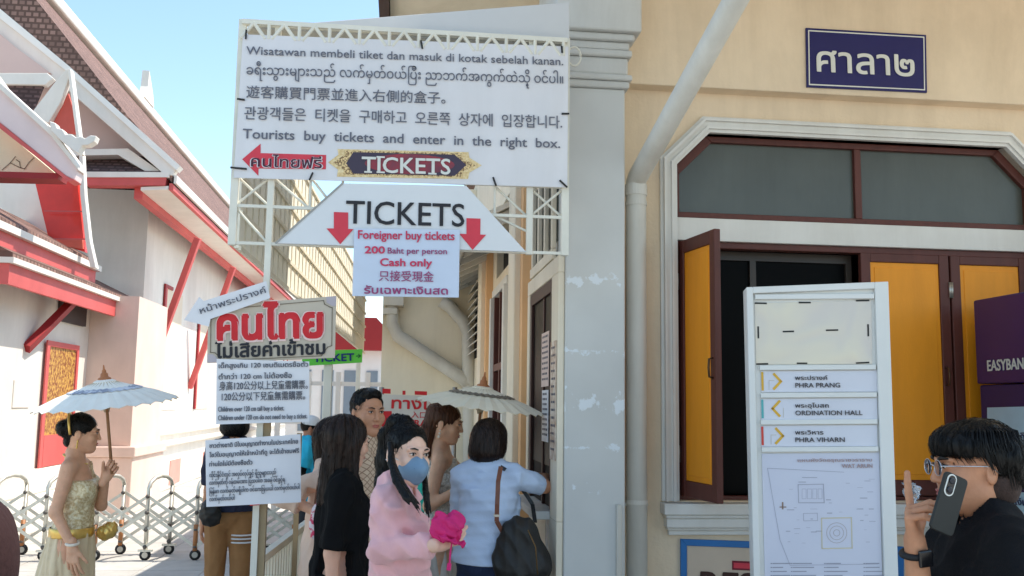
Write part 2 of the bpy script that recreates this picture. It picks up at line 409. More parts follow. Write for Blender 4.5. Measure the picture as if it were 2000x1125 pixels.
# sill moulding under the window
sl_ = MB()
for v0, v1, o, e in ((980, 1002, .075, .10), (1002, 1009, .062, .085), (1009, 1028, .055, .07), (1028, 1034, .045, .05), (1034, 1044, .035, .03)):
    z1, z0 = PF.hit(1330, v0).z, PF.hit(1330, v1).z
    sl_.box(wl - .1 + (.075 - o), YF - e, z0, wr + .1 - (.075 - o), YF + .001, z1 - .0005)
W('window_sill', sl_, white_m, hall, bevel=.006)
# window: brown frame, transom panes, lintel bar, shutters
win = link('window', *(lambda m: (m.v, m.f))(MB()), brown, hall) if False else None
y0 = YF + .045
fr = MB(); fw = .035
mull = PF.hit(1684, 350).x
a = octring(wl, wr, ztr0, ztop, ch, 0); b = octring(wl + fw, wr - fw, ztr0 + fw, ztop - fw, ch, 0)
for i in range(5):
    fr.prism([(x, y0, z) for x, z in (a[i], a[i + 1], b[i + 1], b[i])], (0, .07, 0))
fr.box(wl, y0 + .001, ztr0, wr, y0 + .07, ztr0 + fw); fr.box(mull - .02, y0 + .002, ztr0 + fw, mull + .02, y0 + .068, ztop - fw)
zlo, zhi = zs, PF.hit(1400, 470).z
fr.box(wl, y0, zs, wl + fw, y0 + .07, zhi); fr.box(wr - fw, y0, zs, wr, y0 + .07, zhi)
fr.box(wl + fw, y0 + .001, zhi - fw, wr - fw, y0 + .07, zhi); fr.box(wl + fw, y0 + .001, zs, wr - fw, y0 + .07, zs + .02)
win = W('window_frame', fr, brown, hall, bevel=.004)
pn = MB()
b2 = octring(wl + fw, wr - fw, ztr0 + fw, ztop - fw, ch, 0)
pn.prism([(x, y0 + .03, z) for x, z in b2], (0, .006, 0))
W('frosted_pane', pn, frost, win)
lt = MB(); lt.box(wl, YF + .02, zhi + .001, wr, YF + .12, ztr0 - .001); W('lintel', lt, white_m, hall, bevel=.004)
# dark room behind, with an inner frame
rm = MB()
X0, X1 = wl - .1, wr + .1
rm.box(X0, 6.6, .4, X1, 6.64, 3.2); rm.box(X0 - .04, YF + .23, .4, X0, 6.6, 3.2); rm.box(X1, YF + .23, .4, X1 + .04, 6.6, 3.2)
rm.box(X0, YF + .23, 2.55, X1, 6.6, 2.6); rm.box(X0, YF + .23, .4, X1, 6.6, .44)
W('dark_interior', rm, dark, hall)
inn = MB(); zi = PF.hit(1450, 500).z; yi = YF + .16
inn.box(wl + .06, yi, zi, mull, yi + .04, zi + .05)
xv = PF.hit(1492, 550).x; inn.box(xv - .018, yi + .001, zs + .02, xv + .018, yi + .039, zi)
inn.box(mull - .035, yi, zs + .02, mull, yi + .041, zi)
W('inner_frame', inn, M('grey_brown_aluminium', lin((58, 50, 44)), .4, .1, 6), win)
ig = MB(); ig.box(wl + .06, yi + .02, zs + .02, xv - .018, yi + .024, zi); ig.box(xv + .018, yi + .02, zs + .02, mull - .035, yi + .024, zi)
WP('inner_glass', ig, darkglass, win)
def shutter(hx, hy, w, ang, z0, z1, handle, flip=1, lab=None):
    """one leaf; hinge at (hx,hy), ang from the wall, opening outwards; stiles, rails, orange panel"""
    d = Vector((math.cos(ang) * flip, -math.sin(ang), 0)); nrm = Vector((-math.sin(ang) * flip, -math.cos(ang), 0)) 
    o = Vector((hx, hy, 0)); t = .035
    def bx(mb, s0, s1, a0, a1, n0, n1):
        P = [o + d * s + nrm * n_ + Vector((0, 0, z)) for z in (a0, a1) for s, n_ in ((s0, n0), (s1, n0), (s1, n1), (s0, n1))]
        q = [(0, 3, 2, 1), (4, 5, 6, 7), (0, 1, 5, 4), (1, 2, 6, 5), (2, 3, 7, 6), (3, 0, 4, 7)]
        if d.cross(nrm).z < 0: q = [x[::-1] for x in q]
        mb.add(P, q)
    st = .058; m = MB(); rb, rt = .085, .07
    bx(m, 0, st, z0, z1, -t / 2, t / 2); bx(m, w - st, w, z0, z1, -t / 2, t / 2)
    bx(m, st, w - st, z0, z0 + rb, -t / 2 + .001, t / 2 - .001); bx(m, st, w - st, z1 - rt, z1, -t / 2 + .001, t / 2 - .001)
    s = W('shutter', m, brown, hall, bevel=.004)
    if lab: s['label'] = lab
    p = MB(); bx(p, st, w - st, z0 + rb, z1 - rt, -.008, .008)
    bx(p, st + .025, w - st - .025, z0 + rb + .03, z1 - rt - .03, -.012, .012)
    W('shutter_panel', p, orange, s, bevel=.003)
    if handle:
        h = MB(); c = o + d * (w - st / 2) + Vector((0, 0, (z0 + z1) / 2 - .02)); nn = nrm * (t / 2) * handle
        h.tube([c + nn + Vector((0, 0, -.05)), c + nn * 2.2 + Vector((0, 0, -.045)), c + nn * 2.4, c + nn * 2.2 + Vector((0, 0, .045)), c + nn + Vector((0, 0, .05))], .006, 8)
        W('handle', h, M('bronze_handle', lin((92, 66, 48)), .35, .1, 10, metal=.6), s, smooth=True)
    hg = MB()
    for z in (z0 + .22, z1 - .22):
        c = o + nrm * (t / 2 + .004); hg.tube([c + Vector((0, 0, z - .045)), c + Vector((0, 0, z + .045))], .008, 8)
    W('hinge', hg, galv, s, smooth=True)
    return s
zt = zhi - .012; zb = zs + .025
shutter(wl + .035, YF + .02, .43, R(82), zb, zt, 1, 1, 'orange panelled shutter swung open towards the forecourt')
lw = PF.hit(1870, 700).x - mull
shutter(mull + lw, y0 + .02, lw, R(0), zb, zt, 0, -1, 'closed orange shutter leaf beside the dark opening')
hm = MB(); hx = PF.hit(1857, 735).x; hz = PF.hit(1857, 735).z
hm.tube([(hx, y0, hz - .05), (hx, y0 - .03, hz - .045), (hx, y0 - .034, hz), (hx, y0 - .03, hz + .045), (hx, y0, hz + .05)], .006, 8)
W('window_handle', hm, MATS['bronze_handle'], hall, smooth=True)
shutter(mull + lw + .012, y0 + .02, wr - fw - mull - lw - .014, R(0), zb, zt, 0, 1, 'closed orange shutter leaf next to the purple cash machine')

# side wall along the passage (faces -X): windows, pilasters, counter
Y_END = 10.8
c0, c1 = 5.04, 5.86                     # ticket counter opening
zc0, zc1 = 1.07, 2.3
sw = MB(); T2 = .18
def swall(mb, ya, yb, z0, z1, t=0): mb.box(XW - t, ya, z0, XW + T2, yb, z1)
w2a, w2b = 7.35, 8.3
swall(sw, 5.352, 12, 3.45, 4.2)
swall(sw, c1, w2a, 0, 3.45); swall(sw, w2b, 12, 0, 3.45)
swall(sw, 5.352, c1, 0, zc0); swall(sw, 5.352, c1, 2.95, 3.45); swall(sw, 5.352, c1, zc1, 2.42)
swall(sw, w2a, w2b, 0, 1.0); swall(sw, w2a, w2b, 2.55, 2.72); swall(sw, w2a, w2b, 3.3, 3.45)
W('side_wall', sw, cream2, hall)
# the pillar's hollow: counter opening lies just behind the pillar, its jamb runs along the pillar side
jb = MB(); jb.box(XW - .035, 4.77, 0, XW - .001, c0, zc0 - .03); jb.box(XW - .035, 4.77, zc1, XW - .001, c1 + .09, zc1 + .09); jb.box(XW - .035, 4.77, zc0 - .03, XW - .001, 4.98, zc1)
jb.box(XW - .035, c1, zc0 - .06, XW - .001, c1 + .09, zc1)
W('counter_surround', jb, cream2, hall, bevel=.005)
of = MB(); of.box(XW - .028, 4.985, zc0, XW + .0, 5.06, zc1 - .001); of.box(XW - .028, c1 - .06, zc0, XW + .0, c1 - .001, zc1 - .001); of.box(XW - .028, 5.061, zc1 - .07, XW, c1 - .061, zc1 - .001)
of.box(XW - .02, 5.35, zc0, XW, 5.39, zc1 - .071)
WP('counter_frame', of, dkbrown, hall, bevel=.003)
og = MB(); og.box(XW - .012, 5.062, zc0 + .22, XW - .008, 5.349, zc1 - .072); og.box(XW - .012, 5.391, zc0 + .22, XW - .008, c1 - .062, zc1 - .072)
WP('counter_glass', og, darkglass, hall)
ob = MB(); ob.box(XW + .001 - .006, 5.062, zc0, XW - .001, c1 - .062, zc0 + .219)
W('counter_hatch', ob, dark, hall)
lg = MB(); lg.box(XW - .12, 4.99, zc0 - .045, XW - .0005, c1 + .05, zc0 - .001); W('counter_ledge', lg, white_m, hall, bevel=.006)
# upper window over the counter and pilasters with orange bands
uw = MB(); uw.box(XW - .01, 4.985, 2.5, XW - .001, c1 - .05, 2.95); W('upper_pane', uw, frost, hall)
uf = MB()
for yy in (4.985, 5.25, 5.5, 5.75): uf.box(XW - .035, yy, 2.46, XW - .0105, yy + .045, 3.0)
uf.box(XW - .036, 4.985, 2.4, XW - .0105, 5.85, 2.459); uf.box(XW - .036, 4.985, 3.001, XW - .0105, 5.85, 3.08)
WP('upper_window_frame', uf, cream2, hall, bevel=.004)
pb = MB(); pb.box(XW - .1, 6.15, 0, XW - .001, 6.5, 3.4); pb.box(XW - .1, 8.75, 0, XW - .001, 9.1, 3.4)
WP('pilaster', pb, cream2, hall, bevel=.008)
ob = MB(); ob.box(XW - .06, 6.02, 0, XW - .001, 6.149, 3.4); ob.box(XW - .06, 6.501, 0, XW - .001, 6.62, 3.4); ob.box(XW - .06, 8.62, 0, XW - .001, 8.749, 3.4)
WP('orange_band', ob, orange_wall, hall)
w2 = MB(); w2.box(XW + .06, w2a, 1.0, XW + .065, w2b, 3.3); W('side_pane', w2, dark, hall)
w2f = MB()
for yy in (w2a, (w2a + w2b) / 2 - .025, w2b - .05): w2f.box(XW - .02, yy, 1.0, XW + .05, yy + .05, 2.55)
w2f.box(XW - .021, w2a, 1.9, XW + .05, w2b, 1.96)
WP('side_window_frame', w2f, brown, hall, bevel=.003)
w2s = MB()
for z0, z1 in ((.94, 1.0), (2.552, 2.62)): w2s.box(XW - .03, w2a - .1, z0, XW - .001, w2b + .1, z1)
w2s.box(XW - .05, w2a - .1, 1.001, XW - .001, w2a - .001, 2.551); w2s.box(XW - .05, w2b + .001, 1.001, XW - .001, w2b + .1, 2.551)
W('side_window_surround', w2s, white_m, hall, bevel=.004)
# louvre panel far along the wall
lv = MB(); 
for k in range(9):
    z = 2.15 + k * .085; lv.prism([(XW - .09, 9.4, z), (XW - .01, 9.4, z + .06), (XW - .01, 9.4, z + .072), (XW - .09, 9.4, z + .012)], (0, 1.2, 0))
W('louvre', lv, offwhite, hall)
lb = MB(); lb.box(XW - .008, 9.4, 2.12, XW - .001, 10.6, 2.95); W('louvre_backing', lb, dark, hall)
# low pent eave over the far part of the passage with rafters and gutter
ev = MB(); ev.prism([(XW - .001, 6.7, 3.08), (.48, 6.7, 2.90), (.48, 6.7, 2.94), (XW - .001, 6.7, 3.12)], (0, 4.1, 0)); W('pent_roof', ev, M('pale_roof_sheet', lin((232, 226, 212)), .6, .08, 6), hall)
rf = MB()
for k in range(9):
    y = 6.75 + k * .48; rf.prism([(XW - .002, y, 2.98), (.5, y, 2.82), (.5, y, 2.895), (XW - .002, y, 3.07)], (0, .07, 0))
WP('rafter', rf, offwhite, hall)
gt = MB(); gt.box(.38, 6.7, 2.8, .479, 10.45, 2.9); W('gutter', gt, pvc, hall, bevel=.02)

# the back block closing the passage, with its rain pipes
bx0 = at(745, 700, Y_END).x
back = thing('back_block', 'plain beige plastered wall block closing the passage behind the red and white entrance banner', 'building', (0, Y_END, 0))
mb = MB(); mb.box(bx0, Y_END, 0, XW - .002, Y_END + 4, 4.1); W('wall', mb, beige, back)
mb = MB(); mb.box(bx0 - .35, Y_END - .3, 2.95, XW - .1, Y_END - .001, 3.06); W('eave', mb, offwhite, back)
PBk = PL(Y_END - .1)
h = PBk.hit
pp = MB(); pp.tube([h(765, 595), h(766, 632), h(776, 655), h(905, 740), h(915, 752)], [.075] * 5, 12)
W('rain_pipe', pp, pvc, back, smooth=True)
pp = MB(); pp.tube([h(862, 588), h(880, 600), h(905, 628), h(914, 650), h(916, 800), h(918, 1000)], [.075] * 6, 12)
W('rain_pipe', pp, pvc, back, smooth=True)
pp = MB(); c = h(768, 588); pp.box(c.x - .1, c.y - .1, c.z - .06, c.x + .12, c.y + .1, c.z + .06); c = h(762, 608); pp.box(c.x - .08, c.y - .08, c.z - .04, c.x + .08, c.y + .08, c.z + .03)
W('gutter_box', pp, pvc, back, bevel=.01)

# downpipe on the facade: upright, elbow, and the slanting run out to the eave gutter
dp = thing('downpipe', 'fat white rain pipe rising beside the grey pillar and slanting out across the facade', 'downpipe', (PL(4.87).hit(1243, 700).x, 4.87, 0))
P = PL(4.87); bx = P.hit(1243, 700).x; zt_ = P.hit(1243, 352).z
top = at(1440, -6, 3.75); e0 = Vector((bx, 4.87, zt_)); r = .054
tdir = (top - e0).normalized()
up = MB(); up.tube([(bx, 4.87, 0), (bx, 4.87, zt_ - .05), e0 + Vector((0, 0, -.012)), e0 + tdir * .03, e0 + tdir * .09, e0 + tdir * 2.2], r, 24)
W('pipe', up, pvc, dp, smooth=True)
cl = MB()
for v, rr, hh in ((372, .059, .03), (398, .0575, .012), (980, .0575, .01)):
    z = P.hit(1243, v).z; cl.lathe([(r, -hh), (rr, -hh), (rr, hh), (r, hh)], (bx, 4.87, z), 24)
WP('collar', cl, pvc, dp)
bk = MB(); z = P.hit(1230, 985).z; bk.box(bx - .1, 4.87, z - .008, bx + .06, 4.99, z + .008); W('bracket', bk, pvc, dp)
cd = MB(); c = PL(4.74).hit(1209, 985); cd.box(c.x - .015, 4.725, 0, c.x + .012, 4.749, c.z); 
tag(W('cable_conduit', cd, pvc, None, bevel=.004), 'slim white cable conduit fixed low on the grey pillar', 'conduit')

# blue hall sign
bs = PL(YB - .012)
sg = thing('hall_sign', 'navy enamel sign with white Thai lettering on the cream beam', 'sign', bs.hit(1692, 120))
W('panel', bs.quad([(1574, 54), (1809, 68), (1811, 181), (1576, 170)], 0, .012), navy, sg, bevel=.002)
bd = MB()
o_ = [(1578.5, 58.5), (1805.5, 71.5), (1807, 176.5), (1580, 166)]; i_ = [(1580.5, 61), (1803.5, 73.6), (1805, 174.2), (1582, 163.6)]
for k in range(4):
    bd.prism([bs.hit(*q, .0015) for q in (o_[k], o_[(k + 1) % 4], i_[(k + 1) % 4], i_[k])], -bs.n * .001)
W('border', bd, enamel_white, sg)
W('lettering', text('ศาลา๒', bs, (1595, 139), (1787, 149), 40, .016, unit=.58), enamel_white, sg)

# framed notice under the window
nb = thing('framed_notice', 'blue framed cream notice board below the window, cut by the info stand', 'notice board', PF.hit(1548, 1100))
o4 = [(1330, 1053), (1766, 1068), (1766, 1240), (1330, 1225)]; i4 = [(1342, 1066), (1754, 1081), (1754, 1228), (1342, 1213)]
bd = MB()
for k in range(4):
    bd.prism([PF.hit(*q, .02) for q in (o4[k], o4[(k + 1) % 4], i4[(k + 1) % 4], i4[k])], -PF.n * .019)
W('frame', bd, blueframe, nb, bevel=.003)
W('panel', PF.quad(i4, .012, .011), M('cream_board', lin((206, 188, 168)), .5, .06, 3), nb)
lt = MB(); text('RES', PF, (1366, 1162), (1475, 1166), 47, .03, e=.015, mb=lt)
W('lettering', lt, dkbrown, nb)
W('red_box', PF.quad([(1430, 1095), (1476, 1097), (1476, 1115), (1430, 1113)], .015, .002), M('maroon_print', lin((120, 24, 44)), .5), nb)
W('red_box_fill', PF.quad([(1433, 1099), (1476, 1101), (1476, 1111.5), (1433, 1109.5)], .0175, .002), pinkred, nb)
# ------------------------------------------------------------------ the sign gantry across the passage
G = PL(4.4); GU = PL(4.38)
gy = 4.4
gx = lambda u, v: G.hit(u, v)
gan = thing('sign_gantry', 'white welded steel gantry of bars and cross braces carrying the ticket banner over the passage', 'gantry', (G.hit(515, 900).x, gy, 0))
zb_ = G.hit(780, 485).z; zm_ = G.hit(490, 403).z; zt2 = G.hit(780, 353).z; ztop_ = G.hit(780, 66).z
xs = [gx(u, 400).x for u in (457, 528, 605, 668)] + [gx(u, 420).x for u in (908, 966, 1034, 1103)]
def rod(mb, x0, z0, x1, z1, r=.008, y=gy): mb.tube([(x0, y, z0), (x1, y, z1)], r, 8)
m = MB()
for i, x in enumerate(xs):
    if i in (0, 7): m.box(x - .017, gy - .017, zb_ - .01, x + .017, gy + .017, ztop_ + .02)
    elif i in (1, 6): m.box(x - .014, gy - .014, zb_ - .01 if i == 6 else 0, x + .014, gy + .014, ztop_)
    else: rod(m, x, zm_ if i in (2, 5) else zb_, x, zt2 + .1, .006)
WP('upright', m, steel, gan)
m = MB()
for z in (zb_, zm_, zt2, G.hit(780, 92).z, ztop_):
    m.bar((xs[0], gy - .004, z), (xs[-1], gy - .004, z), .014, .014)
WP('rail', m, steel, gan)
m = MB()
for a, b in ((0, 1), (6, 7)):
    rod(m, xs[a], zm_, xs[b], zt2, .006, gy + .012); rod(m, xs[a], zt2, xs[b], zm_, .006, gy + .026)
rod(m, xs[1], zt2, xs[2], zm_, .006, gy + .012); rod(m, xs[0], zm_, xs[1], zb_, .006, gy + .012)
rod(m, xs[2], zt2, xs[2] + .12, zm_, .006, gy + .012); rod(m, xs[5], zm_, xs[6], zb_ + .1, .006, gy + .012); rod(m, xs[5], zt2, xs[6], zm_, .006, gy + .03)
zt0, zt1 = G.hit(780, 70).z, G.hit(780, 84).z
k = 0; x = xs[0]
z_top, z_bot = ztop_, G.hit(780, 96).z
while x < xs[-1] - .1:
    rod(m, x, z_bot, x + .055, z_top, .009, gy - .03); rod(m, x + .055, z_top, x + .11, z_bot, .009, gy - .03); rod(m, x + .125, z_bot, x + .125, z_top, .009, gy - .03)
    x += .14
WP('brace', m, steel, gan)
m = MB(); m.bar((xs[0], gy - .03, ztop_ + .004), (xs[-1], gy - .03, ztop_ + .004), .014, .022); W('truss_rail', m, steel, gan)
m = MB(); m.box(xs[0] + .02, gy + .02, z_bot - .03, xs[-1] - .02, gy + .03, ztop_ + .012); W('truss_shade_backing', m, M('taupe_shade_board', lin((186, 178, 164)), .7, .08, 5), gan)  # added backing sheet; its taupe stands in for shade behind the truss
m = MB(); q = G.hit(505, 1000); m.box(q.x - .002, gy - .0, 0, q.x + .034, gy + .034, G.hit(505, 800).z)
W('leg_sleeve', m, M('khaki_post', lin((168, 146, 112)), .6, .1, 6), gan)

hb = PL(4.45)
hd = thing('header_board', 'tapering white board rising behind the gantry above the banner', 'board', hb.hit(1000, 50))
W('board', hb.quad([(497, 53), (1112, 4), (1112, 86), (700, 66)], 0, .02), M('greyish_white_board', lin((208, 208, 208)), .6, .04, 2), hd, bevel=.003)

# the vinyl banner
B = PL(4.365)
bn = thing('banner', 'large white vinyl banner in five languages tied to the gantry with black cable ties', 'banner', B.hit(780, 350))
W('sheet', B.quad([(474.5, 67), (1110, 91), (1108, 366), (456, 347)], 0, .004), vinyl, bn)
t = MB()
text('Wisatawan membeli tiket dan masuk di kotak sebelah kanan.', B, (481, 106), (1100, 127.5), 16, .004, mb=t)
text('ခရီးသွားများသည် လက်မှတ်ဝယ်ြပီး ညာဘက်အကွက်ထဲသို့ ဝင်ပါ။', B, (481, 145), (1100, 163), 23, .004, mb=t, unit=.9)
text('遊客購買門票並進入右側的盒子。', B, (481, 189), (870, 201), None, .004, mb=t)
text('관광객들은  티켓을  구매하고  오른쪽  상자에  입장합니다.', B, (477, 231), (1098, 249), 20, .006, mb=t)
text('Tourists  buy  tickets  and  enter  in  the  right  box.', B, (474, 270), (1094, 289), 19, .012, mb=t)
W('lettering', t, M('banner_ink', lin((104, 106, 118)), .6, .1, 20), bn)
W('red_arrow', patch(MB(), B, [(473, 311), (509, 280.5), (509, 299), (637, 302.6), (636.5, 330.5), (505, 329), (504.6, 343.4)], .002), pinkred, bn)
W('arrow_lettering_edge', text('คนไทยฟรี', B, (488, 325.5), (631, 329.5), 17, .045, unit=.58, e=.003), paper, bn)
W('arrow_lettering', text('คนไทยฟรี', B, (490, 325), (629, 329), 17, .016, unit=.58, e=.0045), M('maroon_ink', lin((74, 36, 56)), .6), bn)
pq = MB()
patch(pq, B, [(641, 317), (661, 302), (659, 291), (915, 297), (917, 308), (941, 323), (917, 337), (914, 349.5), (658, 345), (660, 331)], .002)
W('plaque_border', pq, gold, bn)
W('plaque_border_line', patch(MB(), B, [(651, 317.5), (672, 303), (672, 294), (902, 299.5), (902, 309), (930, 323), (902, 336), (902, 346), (671, 341), (671, 331)], .0026), M('brown_filigree', lin((120, 90, 60)), .6, .5, 130, rgb2=lin((236, 206, 150)), contrast=(.42, .56)), bn)
W('plaque_field', patch(MB(), B, [(676, 319), (690, 297), (888, 302), (911, 322), (888, 343.5), (690, 339)], .0034), M('plaque_dark_red', lin((66, 56, 74)), .5, .1, 5), bn)
rr = [(800 + 88 * math.cos(a), 320.5 + 19.5 * math.sin(a) + 1.8 * math.cos(a)) for a in [k * math.pi / 14 for k in range(28)]]
W('plaque_red_centre', patch(MB(), B, rr, .0042), M('plaque_red', lin((168, 52, 62)), .5, .25, 12, rgb2=lin((96, 60, 76))), bn)  # red centre of the printed plaque
t = text('TICKETS', B, (706, 336), (880, 340.5), 31, .018, e=.006)
def serifs(mb, segs):
    for (u0, u1, v) in segs: stroke(mb, B, [(u0, v), (u1, v + .04 * (u1 - u0))], 3.4, .0075)
serifs(t, [(713, 725, 335.6), (737, 750, 336.2), (737, 750, 306.5), (838, 851, 339)])
W('plaque_lettering', t, enamel_white, bn)
tie = MB()
def tied(a, b): tie.tube([B.hit(*a, .006), B.hit(*b, .008)], .0045, 6)
for a, b in (((481, 58), (480, 76)), ((822, 79), (825, 95)), ((1097, 90), (1098, 103)), ((463, 193), (478, 195)), ((1097, 222), (1112, 222)), ((450, 327), (482, 330)), ((611, 337), (604, 352)), ((963, 346), (969, 363)), ((1093, 352), (1108, 366))): tied(a, b)
WP('cable_tie', tie, black, bn)

# trapezoid board and the price sheet
Tp = PL(4.36)
tb = thing('ticket_board', 'white trapezoid board lettered TICKETS with two red down arrows', 'sign', Tp.hit(780, 480))
W('board', Tp.quad([(668, 358), (911, 363), (1028, 492), (537, 475)], 0, .012), M('white_sign_board', lin((222, 224, 226)), .5, .03, 3), tb, bevel=.002)
ed = MB(); stroke(ed, Tp, [(668, 359), (539, 474.5)], 4, .003); W('edge_trim', ed, M('grey_aluminium_edge', lin((160, 158, 152)), .5, .1, 8), tb)
W('lettering', text('TICKETS', Tp, (675, 436), (907, 442.5), 46, .008), ink, tb)
ar = MB(); patch(ar, Tp, [(652, 414), (680, 415), (680, 447), (690.5, 447.5), (664.5, 477), (637.5, 446), (652, 446)])
W('red_arrow', ar, pinkred, tb)
ar = MB(); patch(ar, Tp, [(911, 426), (938.5, 427), (938, 458), (949.5, 458.5), (923, 488), (897, 456.5), (911, 457)])
W('red_arrow', ar, pinkred, tb)
Pp = PL(4.345)
ps = thing('price_sheet', 'pale blue paper price sheet taped below the trapezoid board', 'sheet', Pp.hit(792, 575))
W('sheet', Pp.quad([(692, 446), (898, 449), (896, 581), (688, 578)], 0, .003), paper2, ps)
t = MB()
text('Foreigner buy tickets', Pp, (699, 466), (888, 469), 17, .02, mb=t)
text('200', Pp, (712, 494.5), (752, 495), 14, .035, mb=t)
text('Cash only', Pp, (742, 519), (844, 520.5), 15, .03, mb=t)
W('lettering', t, M('magenta_print', lin((208, 60, 96)), .6), ps)
t = MB()
text('Baht per person', Pp, (757, 495), (873, 496.5), 12, .012, mb=t)
text('只接受現金', Pp, (740, 547), (847, 549), 19, .006, mb=t, unit=.85)
text('รับเฉพาะเงินสด', Pp, (711, 573), (875, 575), 11.5, .03, mb=t, unit=.58)
W('lettering', t, M('purple_print', lin((160, 70, 120)), .6), ps)

# the signs strapped to the gantry leg
L1 = PL(4.35); kh = M('khaki_panel', lin((196, 184, 166)), .55, .06, 4)
s1 = thing('free_entry_sign', 'khaki sign with big red Thai lettering and notched border strapped to the gantry leg', 'sign', L1.hit(530, 700))
W('panel', L1.quad([(407, 598), (657, 578), (654, 699), (404, 709)], 0, .012), kh, s1, bevel=.002)
m = MB()
nl = [(432, 604), (632, 587), (634, 594), (645, 600), (649, 601), (648, 675), (640, 678), (631, 690), (628, 695), (432, 704), (428, 697), (420, 689), (411, 688), (412, 624), (420, 620), (429, 611)]
stroke(m, L1, nl, 1.6, .003, True); W('border', m, M('dark_khaki_line', lin((120, 108, 92)), .6), s1)
WP('corner', patch(patch(MB(), L1, [(637, 580), (656.5, 578.5), (656, 597), (649, 598), (638, 591)], .002), L1, [(404.5, 692), (416, 692), (426, 702), (427, 707.5), (404.3, 708.5)], .002), M('mauve_grey', lin((188, 178, 184)), .6), s1)
W('lettering_edge', text('คนไทย', L1, (421, 664.5), (635, 658.5), 49, .075, unit=.58, e=.003), M('pale_pink_edge', lin((236, 206, 200)), .6), s1)
W('lettering', text('คนไทย', L1, (423, 663), (633, 657), 48, .045, unit=.58, e=.0045), redprint, s1)
W('lettering', text('ไม่เสียค่าเข้าชม', L1, (420, 699), (636, 691), 21, .032, unit=.58, e=.003), ink, s1)
L2 = PL(4.325)
s2 = thing('paper_arrow', 'crumpled white paper arrow pointing down to the temple side, pinned over the khaki sign', 'paper arrow', L2.hit(460, 600))
W('sheet', L2.quad([(359.5, 625), (389, 580), (398, 588), (520, 549), (528, 582), (411, 623), (408, 638)], 0, .002), paper, s2)
W('lettering', text('หน้าพระปรางค์', L2, (392, 613), (521, 571), 8.5, .004, unit=.5), inkgrey, s2)
s3 = thing('child_ticket_notice', 'white paper notice about tickets for children under the khaki sign', 'notice', L2.hit(513, 825))
W('sheet', L2.quad([(423, 701), (604, 706), (604, 823.5), (421.7, 829)], 0, .002), paper, s3)
t = MB()
text('เด็กสูงเกิน 120 เซนติเมตรซื้อตั๋ว', L2, (427, 719), (602, 716), 7.5, .012, mb=t, unit=.58)
text('ต่ำกว่า 120 cm ไม่ต้องซื้อ', L2, (427, 741), (570, 738), 8, .012, mb=t, unit=.58)
text('身高120公分以上兒童需購票。', L2, (428, 761), (601, 758), 16, .004, mb=t, unit=.85)
text('120公分以下兒童無需購票。', L2, (433, 782), (596, 779), 16, .004, mb=t, unit=.85)
text('Children over 120 cm tall buy a ticket.', L2, (426, 804), (555, 801.5), 10, .004, mb=t)
text('Children under 120 cm do not need to buy a ticket.', L2, (426, 821), (600, 817), 10, .004, mb=t)
W('lettering', t, inkgrey, s3)
s4 = thing('permit_notice', 'white paper notice in Thai and Burmese, lowest on the gantry leg', 'notice', L2.hit(494, 985))
W('sheet', L2.quad([(401, 860), (587, 848), (588, 981), (403, 990)], 0, .002), paper, s4)
t = MB()
text('ชาวต่างชาติ มีใบอนุญาตทำงานในประเทศไทย', L2, (409, 875), (582, 866), 7, .012, mb=t, unit=.58)
text('โชว์ใบอนุญาตให้เจ้าหน้าที่ดู จะได้เข้าชมฟรี', L2, (409, 893), (584, 884), 7, .012, mb=t, unit=.58)
text('ท่านใดไม่มีต้องซื้อตั๋ว', L2, (409, 911), (493, 907), 7, .012, mb=t, unit=.58)
text('ထိုင်းနိုင်ငံတွင် အလုပ်လုပ်ခွင့် ရှိသူများသည်', L2, (409, 932), (539, 926), 8, .006, mb=t, unit=.7)
text('လက်မှတ်ကို ဝန်ထမ်းအား ြပသပါက အခမဲ့ ဝင်ခွင့်ရ', L2, (409, 947), (557, 940), 8, .006, mb=t, unit=.7)
text('ြမန်မာ လက်မှတ်မရှိပါက ဝင်ေကြးေပးပါ လက်မှတ်ဝယ်ပါ', L2, (409, 964), (585, 955), 8, .006, mb=t, unit=.7)
text('လက်မှတ်ဝယ်ပါ', L2, (409, 979), (458, 976), 8, .006, mb=t, unit=.7)
W('lettering', t, inkgrey, s4)
W('red_tag', patch(MB(), L2, [(488, 981), (507, 980), (507, 986.5), (488, 988)], -.004), redprint, s4)

# green ticket sign on its own post
GS = PL(5.5)
gs = thing('green_ticket_sign', 'small bright green ticket sign on a white post behind the khaki sign', 'sign', (GS.hit(638, 800).x, 5.5, 0))
W('panel', GS.quad([(590, 686), (708, 682), (707, 708), (590, 715)], 0, .01), M('bright_green', lin((96, 196, 62)), .5, .05, 5), gs)
W('lettering', text('TICKET', GS, (612, 707), (692, 704), 14.5, .03), M('navy_ink', lin((20, 40, 110)), .6), gs)
t = MB(); stroke(t, GS, [(696, 695.5), (703, 695)], 2); stroke(t, GS, [(700, 692), (704, 695), (700, 698.5)], 1.6); W('arrow', t, MATS['bright_green'] if False else M('dark_green', lin((30, 110, 50)), .6), gs)
q = GS.hit(637, 800); m = MB(); m.box(q.x - .024, 5.52, 0, q.x + .024, 5.568, GS.hit(637, 684).z); W('post', m, steel, gs, bevel=.004)

